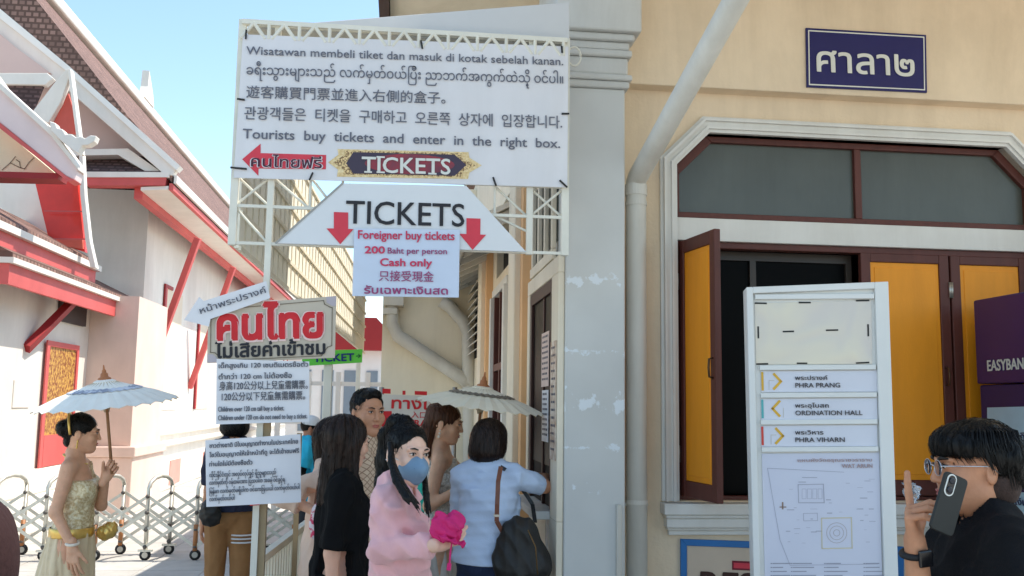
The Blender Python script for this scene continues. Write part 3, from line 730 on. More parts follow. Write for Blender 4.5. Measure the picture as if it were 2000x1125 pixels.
# ------------------------------------------------------------------ cream slatted screen high on the passage's left side
a_, b_ = at(466, 484, 4.7), at(711, 690, 12.0)
scn = thing('slatted_screen', 'tall cream screen of vertical slats hung along the open side of the passage', 'screen', a_)
cs = M('cream_slats', lin((250, 242, 224)), .7, .08, 6, .1, 30)
A2 = Vector((a_.x, a_.y)); B2 = Vector((b_.x, b_.y)); n_s = 46; sl_m = MB(); bt_m = MB()
def scr(t, z, off=0.0):
    p = A2.lerp(B2, t); d = (B2 - A2).normalized(); return Vector((p.x + d.y * off, p.y - d.x * off, z))
zbot = lambda t: a_.z + (b_.z - a_.z) * t
ztp = lambda t: 3.25 - .2 * t
for k in range(n_s):
    t0, t1 = k / n_s, (k + .72) / n_s
    P = [scr(t0, zbot(t0)), scr(t1, zbot(t1)), scr(t1, ztp(t1)), scr(t0, ztp(t0))]
    sl_m.prism(P, scr(0, 0, -.022) - scr(0, 0, 0))
W('slats', sl_m, cs, scn)
m = MB(); P = [scr(0, zbot(0) + .01, -.03), scr(1, zbot(1) + .01, -.03), scr(1, ztp(1), -.03), scr(0, ztp(0), -.03)]
m.prism(P, scr(0, 0, -.008) - scr(0, 0, 0)); W('backing', m, M('tan_sheet', lin((230, 214, 186)), .8, .1, 4), scn)
for k in range(6):
    f = k / 5
    z0 = zbot(0) + (ztp(0) - zbot(0)) * f; z1 = zbot(1) + (ztp(1) - zbot(1)) * f
    bt_m.bar(scr(0, z0, .006), scr(1, z1, .006), .012, .022)
WP('batten', bt_m, M('pale_batten', lin((234, 224, 202)), .7, .1, 6), scn)
pst = MB()
for t in (.995,): p = scr(t, 0, -.06); pst.box(p.x - .025, p.y - .025, 0, p.x + .025, p.y + .025, ztp(t))
W('post', pst, steel, scn)

# low slatted barrier on the passage's left edge
fa, fb = at(506, 1094, 4.65), at(612, 1013, 6.3)
fn = thing('low_barrier', 'waist high cream slatted barrier lining the queue', 'fence', (fa.x, fa.y, 0))
m = MB(); d = (fb - fa); nn = int(d.length / .075)
for k in range(nn + 1):
    p = fa.lerp(fb, k / nn); m.bar((p.x, p.y, .08), (p.x, p.y, p.z - .02), .045, .02, up=(d.x, d.y, 0))
W('slats', m, cs, fn)
m = MB(); m.bar(fa, fb, .04, .035); m.bar((fa.x, fa.y, .3), (fb.x, fb.y, .3), .03, .04); m.bar((fa.x, fa.y, .08), (fb.x, fb.y, .08), .03, .04)
WP('rail', m, M('pale_rail', lin((222, 212, 190)), .6, .06, 6), fn)
kp = at(583, 900, 5.0)
kpo = W('slim_post', MB().box(kp.x - .012, kp.y - .012, 0, kp.x + .012, kp.y + .012, at(583, 846, 5.0).z), MATS['khaki_post']); tag(kpo, 'slim khaki post standing beside the low barrier', 'post')

# ------------------------------------------------------------------ entrance banner in the passage
E_ = PL(7.6)
en = thing('entrance_banner', 'white entrance banner with red Thai, Chinese and English lettering hung across the passage', 'banner', E_.hit(815, 855))
W('sheet', E_.quad([(744, 770), (890, 775), (888, 862), (742, 858)], 0, .004), M('banner_white', lin((214, 208, 200)), .5, .04, 4), en)
t = MB()
text('ทางเข้า', E_, (764, 797), (872, 801), 17, .03, unit=.58, mb=t); text('入口', E_, (803, 815), (832, 816), 12, .01, unit=.85, mb=t)
text('ENTRANCE', E_, (772, 831), (872, 833), 12, .025, mb=t)
W('lettering', t, redprint, en)
m = MB()
for q in ([(747, 759), (763, 759.5), (763, 769), (747, 768.5)], [(786, 763), (792, 763), (792, 771), (786, 771)], [(810, 763.5), (834, 764.5), (834, 772), (810, 771)], [(743, 803), (765, 803), (765, 833), (742, 833)], [(739, 789), (743, 789), (743, 800), (739, 800)]): patch(m, E_, q, .004)
WP('red_block', m, redprint, en)
for u in (746, 886):
    q = E_.hit(u, 800)
m = MB(); 
for u in (744, 888): q = E_.hit(u, 800); m.tube([(q.x, 7.63, 0), (q.x, 7.63, E_.hit(u, 756).z)], .02, 10)
WP('pole', m, galv, en, smooth=True)

# ------------------------------------------------------------------ papers stuck at the counter
XP = PL(5.3, R(-90), 1070, 800); XP.p = Vector((XW - .045, 5.3, 1.5))
def sheet(nm, lab, v, ya, yb, z0, z1, x, mat, lines):
    t = thing(nm, lab, 'notice', (x, (ya + yb) / 2, z0))
    m = MB(); m.box(x - .003, ya, z0, x, yb, z1); W('sheet', m, mat, t)
    m = MB(); random.seed(int(z0 * 1000))
    n = lines
    for k in range(n):
        z = z1 - (k + 1) * (z1 - z0) / (n + 1.2); y = yb - .03
        while y > ya + .04:
            L = random.uniform(.015, .05); y2 = max(ya + .02, y - L)
            m.add([(x - .004, y, z), (x - .004, y2, z), (x - .004, y2, z + .012), (x - .004, y, z + .012)], [(0, 1, 2, 3)]); y = y2 - .012
    W('print', m, inkgrey, t)
sheet('counter_notice', 'pale pink notice taped on the counter glass beside the frame', 0, 5.08, 5.34, 1.72, 2.02, XW - .03, M('pink_paper', lin((220, 196, 186)), .7, .04, 5), 9)
sheet('counter_notice', 'narrow white notice taped on the counter glass under the pink one', 0, 5.08, 5.3, 1.42, 1.7, XW - .031, paper, 9)
sheet('poster', 'long cream and brown poster on the jamb next to the grey pillar', 0, 4.79, 4.97, 1.34, 1.95, XW - .037, M('poster_print', lin((190, 160, 136)), .6, .4, 14, rgb2=lin((226, 212, 196)), contrast=(.4, .6)), 14)
sheet('wall_notice', 'tall white notice on the passage wall behind the orange band', 0, 6.66, 6.95, 1.2, 1.62, XW - .004, paper, 12)

# ------------------------------------------------------------------ info stand
IT = PL(3.85, R(-14), 1600, 800)
it = thing('info_stand', 'tall white info stand with direction strips and a temple map', 'info stand', (IT.hit(1605, 1000).x, IT.hit(1605, 1000).y, 0))
def zdown(u, v):                       # carry an edge down to the ground
    p = IT.hit(u, v); return p
cw = M('white_coated_steel', lin((226, 226, 222)), .4, .03, 4, coat=.1)
def cornerq(): return
def slab(name, pts, e, th, mat, parent=it, bevel=0): return W(name, IT.quad(pts, e, th), mat, parent, bevel=bevel)
pBL = IT.hit(1471, 1125); pTL = IT.hit(1457, 562); pTR = IT.hit(1732.5, 551); pBR = IT.hit(1752, 1125)
def down(pT, pB):
    k = (pT.z) / (pT.z - pB.z); return pT + (pB - pT) * k
gL, gR = down(pTL, pBL), down(pTR, pBR)
m = MB(); m.prism([pTL, pTR, gR, gL], -IT.n * .11); W('body', m, cw, it, bevel=.004)
def inset(f0, f1): return (pTL.lerp(pTR, f0), pTL.lerp(pTR, f1), gL.lerp(gR, f0), gL.lerp(gR, f1))
e = IT.n * .022
m = MB(); a, b, c, d = inset(0, .045); m.prism([a + e, b + e, d + e, c + e], -IT.n * .021)
a, b, c, d = inset(.905, 1.0); m.prism([a + e, b + e, d + e, c + e], -IT.n * .021)
a, b, c, d = inset(.045, .905); dz = Vector((0, 0, -.028)); m.prism([a + e, b + e, b + e + dz, a + e + dz], -IT.n * .021)
W('frame', m, cw, it, bevel=.003)
my = bpy.data.materials.new('crinkled_foil'); my.use_nodes = True; MATS['foil'] = my
n = my.node_tree.nodes; l = my.node_tree.links; b = n['Principled BSDF']; b.inputs['Metallic'].default_value = .45; b.inputs['Roughness'].default_value = .42
tc = n.new('ShaderNodeTexCoord'); wv = n.new('ShaderNodeTexNoise'); wv.inputs['Scale'].default_value = 3.2; wv.inputs['Distortion'].default_value = 1.2; l.new(tc.outputs['Object'], wv.inputs[0])
rp = n.new('ShaderNodeValToRGB'); rp.color_ramp.elements[0].color = (*lin((206, 198, 190)), 1); rp.color_ramp.elements[1].color = (*lin((220, 211, 190)), 1)
rp.color_ramp.elements[0].position = .35; rp.color_ramp.elements[1].position = .68
l.new(wv.outputs[0], rp.inputs[0]); l.new(rp.outputs[0], b.inputs['Base Color'])
bp = n.new('ShaderNodeBump'); bp.inputs['Strength'].default_value = .25; bp.inputs['Distance'].default_value = .04; l.new(wv.outputs[0], bp.inputs['Height']); l.new(bp.outputs[0], b.inputs['Normal'])
slab('foil_sheet', [(1474, 592), (1702, 587), (1703.5, 711), (1477, 712)], .004, .003, my)
z8 = lambda x, y: (1200 + x * .52, 540 + y * .52)
m = MB()
for x0, y0_, x1, y1 in ((530, 100, 570, 101), (695, 98, 735, 98), (910, 91, 955, 90), (540, 190, 541, 230), (635, 207, 672, 206), (797, 202, 838, 201), (953, 182, 954, 222), (535, 329, 575, 328), (688, 326, 722, 326), (910, 325, 955, 323)): stroke(m, IT, [z8(x0, y0_), z8(x1, y1)], 3.2, .006)
W('black_tape', m, black, it)
rails = MB()
for v0, uA, uB in ((575, 1475, 1708), (713.5, 1484, 1711), (767.5, 1486, 1713), (820, 1486, 1714), (873.5, 1488, 1716)):
    rails.prism([IT.hit(uA, v0, .02), IT.hit(uB, v0 - 1.5, .02), IT.hit(uB, v0 + 8, .02), IT.hit(uA, v0 + 9.5, .02)], -IT.n * .0195)
WP('rail', rails, cw, it, bevel=.002)
stp = M('strip_white', lin((218, 219, 228)), .45, .03, 4)
yel = M('amber_print', lin((224, 176, 60)), .5); teal = M('teal_print', lin((92, 176, 178)), .5); rd = M('coral_print', lin((214, 74, 62)), .5)
srf = M('strip_ink', lin((70, 66, 70)), .6)
for k, (v0, barm, arrow, th_, en_, xe) in enumerate(((725, yel, '>', 'พระปรางค์', 'PHRA PRANG', 1641), (779, teal, '<', 'พระอุโบสถ', 'ORDINATION HALL', 1684.5), (831.5, rd, '>', 'พระวิหาร', 'PHRA VIHARN', 1650))):
    st_ = W('direction_strip', IT.quad([(1486, v0), (1713, v0 - 1.5), (1714, v0 + 40), (1487, v0 + 41)], .006, .004), stp, it)
    W('colour_bar', patch(MB(), IT, [(1486.5, v0 + 1.5), (1491, v0 + 1.5), (1492, v0 + 38), (1487.5, v0 + 38)], .0075), barm, st_)
    cx = 1508 + k * 2; m = MB()
    if arrow == '>': stroke(m, IT, [(cx + 4, v0 + 6), (cx + 17, v0 + 20), (cx + 4, v0 + 34)], 5, .0075)
    else: stroke(m, IT, [(cx + 12, v0 + 5), (cx - 1, v0 + 19), (cx + 12, v0 + 33)], 5, .0075)
    W('chevron', m, yel, st_)
    m = MB(); stroke(m, IT, [(cx - 6 if arrow == '>' else cx + 20, v0 + 18), (cx - 6 if arrow == '>' else cx + 20, v0 + 36)], 1, .0075); 
    if arrow == '>': stroke(m, IT, [(cx - 6, v0 + 18), (cx + 4, v0 + 18)], 1, .0075)
    W('guide_line', m, M('pale_dots', lin((196, 190, 176)), .6), st_)
    t = MB(); text(th_, IT, (1553, v0 + 17), (1553 + (xe - 1553) * (.72 if k == 0 else .5 if k == 1 else .57), v0 + 17), 6.5, .014, unit=.58, e=.008, mb=t)
    text(en_, IT, (1553.5, v0 + 32), (xe, v0 + 31.5), 9.3, .010, e=.008, mb=t)
    W('lettering', t, srf, st_)
# map sheet
mp_ = W('map_sheet', IT.quad([(1488, 886), (1717, 884), (1732, 1500), (1503, 1500)], .005, .004), M('map_paper', lin((212, 213, 226)), .5, .03, 2), it)
m = MB(); text('แผนผังวัดอรุณราชวราราม', IT, (1558, 902), (1703, 901), 5, .008, unit=.58, e=.007, mb=m); text('WAT ARUN', IT, (1644, 914), (1704, 913.5), 8, .008, e=.007, mb=m)
W('map_title', m, M('rose_grey_ink', lin((186, 160, 160)), .6), mp_)
m = MB(); w = 1.0
stroke(m, IT, [z8(862, 735), z8(575, 720), z8(622, 990), z8(660, 1085), z8(990, 1080)], w, .0065)
stroke(m, IT, [z8(690, 782), z8(785, 780), z8(788, 850), z8(692, 850)], 1.6, .0065, True)
for a in range(4): stroke(m, IT, [z8(705 + a * 20, 798), z8(720 + a * 20, 798), z8(720 + a * 20, 835), z8(705 + a * 20, 835)], .6, .0065, True)
stroke(m, IT, [z8(710, 890), z8(762, 889), z8(763, 917), z8(711, 918)], w, .0065, True)
stroke(m, IT, [z8(706, 755), z8(760, 755)], 1.4, .0065)
random.seed(5)
for k in range(46):
    x, y = random.uniform(640, 965), random.uniform(760, 1010)
    if 685 < x < 790 and 775 < y < 855 or 770 < x < 900 and y > 895: continue
    L = random.uniform(6, 26); stroke(m, IT, [z8(x, y), z8(x + L, y)], random.choice((.6, 1.0, 1.6)), .0065)
W('map_lines', m, M('map_ink', lin((176, 176, 190)), .6), mp_)
m = MB(); stroke(m, IT, [z8(778, 908), z8(890, 906), z8(893, 1020), z8(780, 1022)], 1.8, .0065, True)
W('map_court', m, M('map_gold', lin((214, 202, 166)), .6), mp_)
m = MB()
for r_ in (38, 26, 12): stroke(m, IT, [z8(835 + r_ * math.cos(k * math.pi / 10), 963 + r_ * math.sin(k * math.pi / 10)) for k in range(20)], .9, .0065, True)
WP('map_tower', m, M('map_ink_brown', lin((186, 176, 176)), .6), mp_)
m = MB(); stroke(m, IT, [z8(632, 850), z8(632, 872)], 3, .0065); stroke(m, IT, [z8(622, 866), z8(644, 866)], 2, .0065); W('map_mark', m, M('map_brown', lin((150, 124, 110)), .6), mp_)
m = MB()
for cx, n in ((596, 4), (672, 6), (797, 6), (945, 5)):
    for k in range(n):
        u, v = z8(cx, 1078 + k * 15); stroke(m, IT, [(u, v), (u + random.uniform(18, 44), v - .2)], 2.0, .0065); stroke(m, IT, [(u - 4, v), (u - 2.5, v)], 2.0, .0065)
W('map_legend', m, M('legend_ink', lin((160, 160, 174)), .6), mp_)

# ------------------------------------------------------------------ cash machine against the facade
XA = at(1911, 800, 4.88).x
AP = PL(4.6, R(-90), 1960, 800); AP.p = Vector((XA, 4.5, 1.5))
atm = thing('cash_machine', 'tall purple cash machine standing against the facade under the closed shutters', 'cash machine', (XA + .4, 4.4, 0))
zt_a = AP.hit(1911, 585).z; zs_a = AP.hit(1911, 752).z
m = MB(); m.box(XA, 3.95, zs_a + .006, XA + .85, 4.885, zt_a); W('header', m, purple, atm, bevel=.01)
m = MB(); m.box(XA + .012, 3.97, .0, XA + .84, 4.88, zs_a); W('cabinet', m, M('dark_purple_panel', lin((50, 34, 84)), .4, .08, 3), atm, bevel=.01)
AQ = PL(4.6, R(-90), 1960, 800); AQ.p = Vector((XA + .012, 4.5, 1.5))
W('lettering', text('EASYBANK', AP, (1929, 724.5), (2014, 719.5), 22, .022), enamel_white, atm)
lp = M('pale_blue_panel', lin((176, 204, 218)), .4, .1, 3)
W('side_panel', AQ.quad([(1928, 796), (2040, 793), (2040, 868), (1928, 880)], .003, .002), lp, atm)
W('side_panel', AQ.quad([(1962, 958), (2040, 966), (2040, 1030), (1962, 1010)], .003, .002), lp, atm)
nvy = M('navy_print', lin((40, 40, 92)), .5)
W('lettering', text('เพื่อธุรกิจ', AQ, (1950, 862), (2012, 861), 13, .012, unit=.58, e=.006), nvy, atm)
t = MB(); text('G', AQ, (1992, 908), (2006, 908), 15, .02, mb=t); text('ดูเอง', AQ, (1976, 938), (2012, 940), 11, .012, unit=.58, mb=t); W('lettering', t, enamel_white, atm)
W('lettering', text('วงเงิน', AQ, (1966, 984), (2006, 988), 11, .012, unit=.58, e=.006), nvy, atm)
m = MB(); m.lathe([(0, 0), (.06, 0)], (XA + .006, 4.12, 1.12), 24, axis=(-1, 0, 0)); W('red_disc', m, redprint, atm)
m = MB(); m.box(XA + .2, 3.955, 1.28, XA + .62, 3.969, 1.6); W('screen', m, M('cash_screen', lin((60, 110, 150)), .2, .1, 3), atm)
m = MB()
for i in range(4):
    for j in range(3): m.box(XA + .3 + j * .05, 3.9, .985 + i * .0, XA + .34 + j * .05, 3.9 + .02, .99) if False else m.box(XA + .3 + j * .05, 3.9 + i * .03 - .06, 1.061, XA + .335 + j * .05, 3.92 + i * .03 - .06, 1.07)
W('keypad', m, galv, atm)
m = MB(); m.box(XA + .15, 3.83, 1.0, XA + .7, 3.97, 1.06); W('shelf', m, black, atm, bevel=.006)

m = MB(); c = at(1121, 110, 4.6); m.tube([c + Vector((.0 + .034 * math.cos(a), 0, .05 * math.sin(a))) for a in np.linspace(0, 6.2832, 25)], .006, 8)
tag(W('ring_hook', m, steel, None, smooth=True), 'white steel ring hanging between the banner edge and the pillar capital', 'ring')
# ------------------------------------------------------------------ the temple hall on the left
XT = -4.2; XE = -3.3                    # its long side wall and the edge of its eaves
th_ = thing('temple_hall', 'white temple hall with steep brown tiled roof and red trimmed eaves', 'temple', (-7, 16, 0))
m = MB(); m.box(-9.5, 16, 0, XT, 46, 5.05)
W('wall', m, twhite, th_)
m = MB(); m.box(XT - .01, 16.4, 0, XT + .001, 16.41, .01)
# plinth mouldings
pm = MB()
for z0, z1, o in ((0, .55, .10), (.78, .88, .12), (.98, 1.04, .08)): pm.box(-9.4, 15.98 - o, z0, XT + o, 46, z1)
WP('plinth', pm, twhite, th_, bevel=.03)
# tall slit windows in deep reveals
for k in range(8):
    y = 17.35 + k * 2.95
    w_ = MB(); w_.box(XT - .05, y, 1.43, XT + .012, y + 1.4, 3.6)
    o = W('window', w_, M('reveal_cream', lin((224, 208, 186)), .8, .05, 2), th_)
    w_ = MB(); w_.box(XT + .0125, y - .08, 1.43, XT + .04, y, 3.66); w_.box(XT + .0125, y, 3.6, XT + .04, y + .5, 3.66)
    W('frame', w_, dkred, o)
    w_ = MB(); w_.box(XT + .013, y + .001, 1.44, XT + .03, y + .12, 3.599); W('pane', w_, redpaint, o)
    v_ = MB(); v_.box(XT + .101, y + .7, .08, XT + .112, y + 1.55, .52); W('vent_door', v_, M('faded_red', lin((216, 150, 136)), .8, .1, 4), th_)
    b_ = MB(); yb = 16.33 + k * 3.42
    b_.bar((XT + .02, yb, 1.85), (XE - .1, yb - .25, 4.3), .1, .14, up=(0, 1, 0)); W('bracket', b_, redpaint, th_, bevel=.01)
# roof: two slopes, ridge, eaves
zr, xr = 9.15, -6.9; ze = 4.8; Yg = 13.8; YR = 42
m = MB()
m.prism([(XE, Yg, ze), (xr, Yg, zr), (xr, Yg, zr - .14), (XE, Yg, ze - .12)], (0, YR - Yg, 0))
m.prism([(2 * xr - XE, Yg, ze), (2 * xr - XE, Yg, ze - .12), (xr, Yg, zr - .14), (xr, Yg, zr)], (0, YR - Yg, 0))
W('roof', m, tile_m, th_)
m = MB(); m.box(xr - .16, Yg - .1, zr - .02, xr + .16, YR, zr + .22); W('ridge', m, twhite, th_, bevel=.04)
m = MB(); y = 24.6; m.prism([(xr, y, zr + .2), (xr, y + .9, zr + .2), (xr, y + .75, zr + .5), (xr, y + .25, zr + 1.0), (xr, y + .2, zr + .55)], (.18, 0, 0)); W('finial', m, twhite, th_)
# gable bargeboards (front) as thick boards in the gable plane
Gp = PL(Yg - .02)
def gslab(name, pts, Y, th, mat, parent=th_, bevel=0): p = PL(Y); return W(name, p.quad(pts, 0, th), mat, parent, bevel=bevel)
gslab('bargeboard', [(-30, 12), (134, 140), (344, 330), (336, 343), (318, 338), (132, 175), (-30, 60)], Yg - .03, .16, twhite, bevel=.01)
gslab('bargeboard_trim', [(-30, -8), (136, 130), (352, 324), (344, 332), (134, 142), (-30, 12)], Yg - .06, .2, M('bargeboard_trim_white', lin((236, 232, 224)), .8, .04, 3))
gslab('verge_tiles', [(-30, -126), (118, 59), (248, 225), (340, 338), (344, 332), (134, 140), (-30, 0)], Yg - .012, .008, tiles('verge_tile', lin((156, 124, 112)), 0, .085, .1))
gslab('gable_wall', [(-30, 60), (132, 172), (300, 322), (-30, 322)], Yg + .5, .2, tpink)
gslab('gable_sill', [(140, 292), (250, 290), (318, 338), (300, 344), (230, 302), (140, 304)], Yg + .1, .25, twhite)
m = MB(); a = [at(130, 343, Yg - .02), at(330, 343, Yg - .02), at(292, 305, Yg + .48), at(130, 305, Yg + .48)]; m.prism(a, (0, .05, -.04)); W('pent_roof', m, tiles('dark_roof_tile', lin((122, 98, 96)), 0, .06, .12), th_)
gslab('eave_board', [(130, 335), (330, 336), (330, 346), (130, 346)], Yg - .05, .1, twhite)
gslab('front_beam', [(168, 346), (325, 346), (322, 362), (168, 362)], Yg - .03, .2, redpaint)
# long eave: outer edge, soffit, inner red beam
m = MB(); m.box(XE - .06, Yg, ze - .2, XE + .0, YR, ze - .1); W('eave_fascia', m, redpaint, th_)
m = MB(); m.box(XE - .02, Yg, ze - .098, XE + .04, YR, ze + .02); W('eave_edge', m, twhite, th_)
m = MB(); m.prism([(XE - .07, Yg, ze - .14), (XE - .07, Yg, ze - .19), (XT + .45, Yg, ze - .22), (XT + .45, Yg, ze - .17)], (0, YR - Yg, 0)); W('soffit', m, twhite, th_)
m = MB(); m.box(XT + .33, Yg + .12, ze - .32, XT + .45, YR, ze - .1); W('eave_beam', m, redpaint, th_)

# ------------------------------------------------------------------ the temple's side porch, nearer on the left
po = thing('temple_porch', 'red and white gabled temple porch with tiered eaves and a gilded door', 'temple porch', (-5.2, 11, 0))
XPo = -4.45
m = MB(); m.box(-9, 10.75, .75, XPo, 15.95, 3.3); W('wall', m, twhite, po)
m = MB(); m.box(-9, 10.6, 0, XPo + .14, 14.15, .45); m.box(-9, 10.68, .451, XPo + .08, 14.15, .749); W('plinth', m, twhite, po, bevel=.02)
m = MB(); m.box(XPo - .2, 12.6, .75, XPo + .03, 13.62, 2.27); dr = W('door', m, M('gilded_door', lin((128, 66, 34)), .5, .6, 22, rgb2=lin((206, 158, 76)), contrast=(.40, .6)), po)
m = MB(); m.box(XPo + .031, 12.5, .75, XPo + .05, 12.6, 2.27); m.box(XPo + .031, 13.62, .75, XPo + .05, 13.7, 2.27); m.box(XPo + .031, 12.5, 2.271, XPo + .05, 13.7, 2.34); W('frame', m, redpaint, dr)
m = MB(); m.box(XPo + .031, 12.61, .76, XPo + .05, 13.61, 1.15); W('lower_panel', m, redpaint, dr)
m = MB(); m.box(XPo + .001, 12.9, 2.62, XPo + .05, 13.9, 2.98); W('vent', m, M('dark_vent', lin((70, 56, 52)), .7, .1, 5), po)
# the wall return beyond the door and its ledge
m = MB(); m.box(XPo + .001, 14.2, .95, -3.78, 15.9, 3.1); W('return_wall', m, M('pinkish_render', lin((222, 198, 184)), .85, .06, 2, grime=.05), po)
m = MB(); m.box(XPo + .02, 14.12, .0, -3.72, 15.92, .8); m.box(XPo + .02, 14.08, .801, -3.68, 15.93, .949); W('return_plinth', m, MATS['pinkish_render'], po, bevel=.015)
m = MB(); m.box(XPo - .02, 11.65, 1.5, XPo + .012, 12.15, 1.82); W('plaque', m, twhite, po, bevel=.003)
# low eave
xe1, z1_ = -4.1, 3.02
m = MB(); m.prism([(xe1, 10.45, z1_ + .12), (XPo - .4, 10.45, 3.5), (XPo - .4, 10.45, 3.4), (xe1, 10.45, z1_)], (0, 5.3, 0)); W('low_roof', m, tile_m, po)
m = MB(); m.box(-9, 10.4, z1_ - .22, xe1 - .002, 10.449, z1_ - .002); m.box(xe1 - .05, 10.45, z1_ - .22, xe1 - .002, 15.73, z1_ - .002); W('low_fascia', m, redpaint, po)
m = MB(); m.box(-9, 10.36, z1_, xe1 + .05, 10.419, z1_ + .06); m.box(xe1 - .03, 10.42, z1_ + .0, xe1 + .05, 15.78, z1_ + .06); W('low_eave_edge', m, twhite, po)
for yb in (11.9,):
    m = MB(); m.bar((XPo + .02, yb, 2.2), (xe1 - .06, yb + .9, 2.95), .09, .11, up=(0, 1, 0)); W('bracket', m, dkred, po)
# upper tier eave
xe2, z2_ = -4.3, 3.4
m = MB(); m.prism([(xe2, 8, z2_ + .14), (-5.2, 8, 4.05), (-5.2, 8, 3.95), (xe2, 8, z2_)], (0, 5.87, 0)); W('upper_roof', m, tile_m, po)
m = MB(); m.box(xe2 - .05, 8, z2_ - .22, xe2 - .002, 13.85, z2_ - .002); W('upper_fascia', m, redpaint, po)
m = MB(); m.box(xe2 - .03, 7.98, z2_, xe2 + .06, 13.9, z2_ + .08); W('upper_eave_edge', m, twhite, po)
# gable over the porch, seen end-on at the right: boards traced in planes of their own
P12 = 13.3
gslab('inner_wall', [(-30, 344), (105, 344), (105, 500), (-30, 450)], P12 + .3, .2, twhite, po)
gslab('red_soffit', [(66, 346), (150, 346), (166, 492), (96, 470)], P12 - .2, .1, M('bright_red_panel', lin((222, 52, 40)), .4, .12, 3, coat=.2), po)
m = MB(); pw = PL(P12 - .32)
for v in (412, 466): stroke(m, pw, [(74 + (v - 346) * .2, v), (152 + (v - 346) * .12, v + 1)], 3, .01)
W('soffit_joint', m, redpaint, po)
gslab('soffit_sill', [(108, 466), (161, 466), (162, 486), (116, 480)], P12 - .24, .05, M('salmon_board', lin((226, 110, 90)), .6), po)
gslab('verge', [(154, 300), (162, 300), (166, 380), (176, 470), (188, 524), (176, 522), (166, 470), (156, 380)], P12 - .4, .12, twhite, po, bevel=.01)
gslab('gable_board', [(-30, 138), (0, 172), (98, 262), (152, 330), (146, 352), (128, 343), (0, 240), (-30, 216)], 11.2, .22, M('pale_pink_board', lin((226, 206, 202)), .8, .05, 2), po, bevel=.01)
gslab('gable_board_edge', [(-30, 118), (0, 160), (100, 250), (154, 322), (152, 332), (98, 264), (0, 175), (-30, 145)], 11.15, .28, twhite, po, bevel=.01)
gslab('gable_board_line', [(-30, 216), (0, 240), (128, 343), (146, 352), (132, 354), (0, 251), (-30, 228)], 11.18, .24, redpaint, po)
gslab('pediment', [(-30, 226), (0, 249), (112, 342), (-30, 342)], 11.5, .15, M('cream_pediment', lin((226, 212, 180)), .8, .06, 3), po)
gslab('pediment_beam', [(-30, 334), (116, 338), (112, 349), (-30, 346)], 11.3, .3, dkred, po)
br = MB(); pd = PL(11.5)
for pts in ([(4, 332), (20, 318), (36, 326), (48, 330), (56, 318), (66, 308)], [(20, 318), (30, 306)], [(40, 328), (38, 316), (32, 312)]): stroke(br, pd, pts, 1.6, .01)
W('painted_vine', br, M('vine_ink', lin((110, 92, 74)), .7), po)
# crested roof end
hh = MB()
crest = [(96, 236), (108, 240), (112, 250), (122, 252), (128, 262), (140, 262), (148, 268), (158, 266), (166, 270), (176, 264), (188, 265), (184, 276), (172, 283), (160, 284), (152, 300), (140, 292), (120, 276), (100, 256)]
gslab('roof_crest', crest, 11.1, .14, twhite, po, bevel=.01)
# the oblique inner gable with red tympanum and tile slope behind it
gslab('tympanum', [(133, 182), (156, 256), (150, 262), (98, 252)], 12.6, .05, M('tympanum_red', lin((206, 96, 84)), .7, .1, 3), po)
gslab('gable_limb', [(130, 134), (139, 140), (118, 200), (94, 240), (60, 222), (104, 164)], 12.5, .12, twhite, po, bevel=.01)
gslab('gable_limb', [(131, 134), (138, 134), (160, 300), (153, 300)], 12.45, .14, twhite, po, bevel=.01)
gslab('tile_slope', [(-30, 166), (84, 168), (62, 222), (-30, 200)], 12.9, .05, MATS['dark_roof_tile'], po)
gslab('gable_rail', [(-30, 142), (92, 142), (104, 152), (88, 166), (-30, 164)], 12.85, .12, twhite, po, bevel=.01)
gslab('upper_gable', [(-30, 40), (30, 92), (98, 142), (-30, 142)], 13.6, .08, tpink, po)

# ------------------------------------------------------------------ folding gate across the court
ga = thing('folding_gate', 'expanding aluminium folding gate of arched hoops on small wheels', 'gate', (-2.8, 10.4, 0))
gp = .49; g0 = at(20, 1000, 10.4).x
alum = M('brushed_aluminium', lin((204, 200, 188)), .38, .12, 20, metal=.45)
ends = []
for k in range(-1, 9):
    x = g0 + k * gp; m = MB(); q = []
    dx, dy = .07, .2
    A = Vector((x - dx, 10.4 - dy, .1)); Bv = Vector((x + dx, 10.4 + dy, .1)); hgt = .72
    path = [A, A + Vector((0, 0, hgt - .1))]
    for j in range(7):
        t = math.pi * j / 6; c = (A + Bv) / 2; half = (A - Bv) / 2
        path.append(c + half * math.cos(t) + Vector((0, 0, hgt - .1 + .11 * math.sin(t))))
    path += [Bv + Vector((0, 0, hgt - .1)), Bv]
    m.tube(path, .021, 10); W('hoop', m, alum, ga, smooth=True)
    ends.append((A, Bv))
    for P in (A, Bv):
        wv_ = MB(); wv_.lathe([(.012, -.018), (.05, -.018), (.056, -.008), (.056, .008), (.05, .018), (.012, .018)], (P.x, P.y, .057), 16, axis=(0, 1, 0))
        w_o = W('wheel', wv_, black, ga, smooth=True)
        wh_ = MB(); wh_.lathe([(0, -.02), (.03, -.02), (.03, .02), (0, .02)], (P.x, P.y, .057), 12, axis=(0, 1, 0)); W('hub', wh_, galv, w_o)
        if k % 2 == 0:
            lg_ = MB(); lg_.tube([P + Vector((0, -.03, .0)), P + Vector((0, -.03, .26))], .022, 10); W('wheel_bracket', lg_, M('tan_sleeve', lin((168, 110, 66)), .5, .1, 8), ga, smooth=True)
        else:
            ft = MB(); ft.box(P.x - .07, P.y - .02, .09, P.x + .07, P.y + .02, .11); W('foot_bar', ft, alum, ga)
lk = MB()
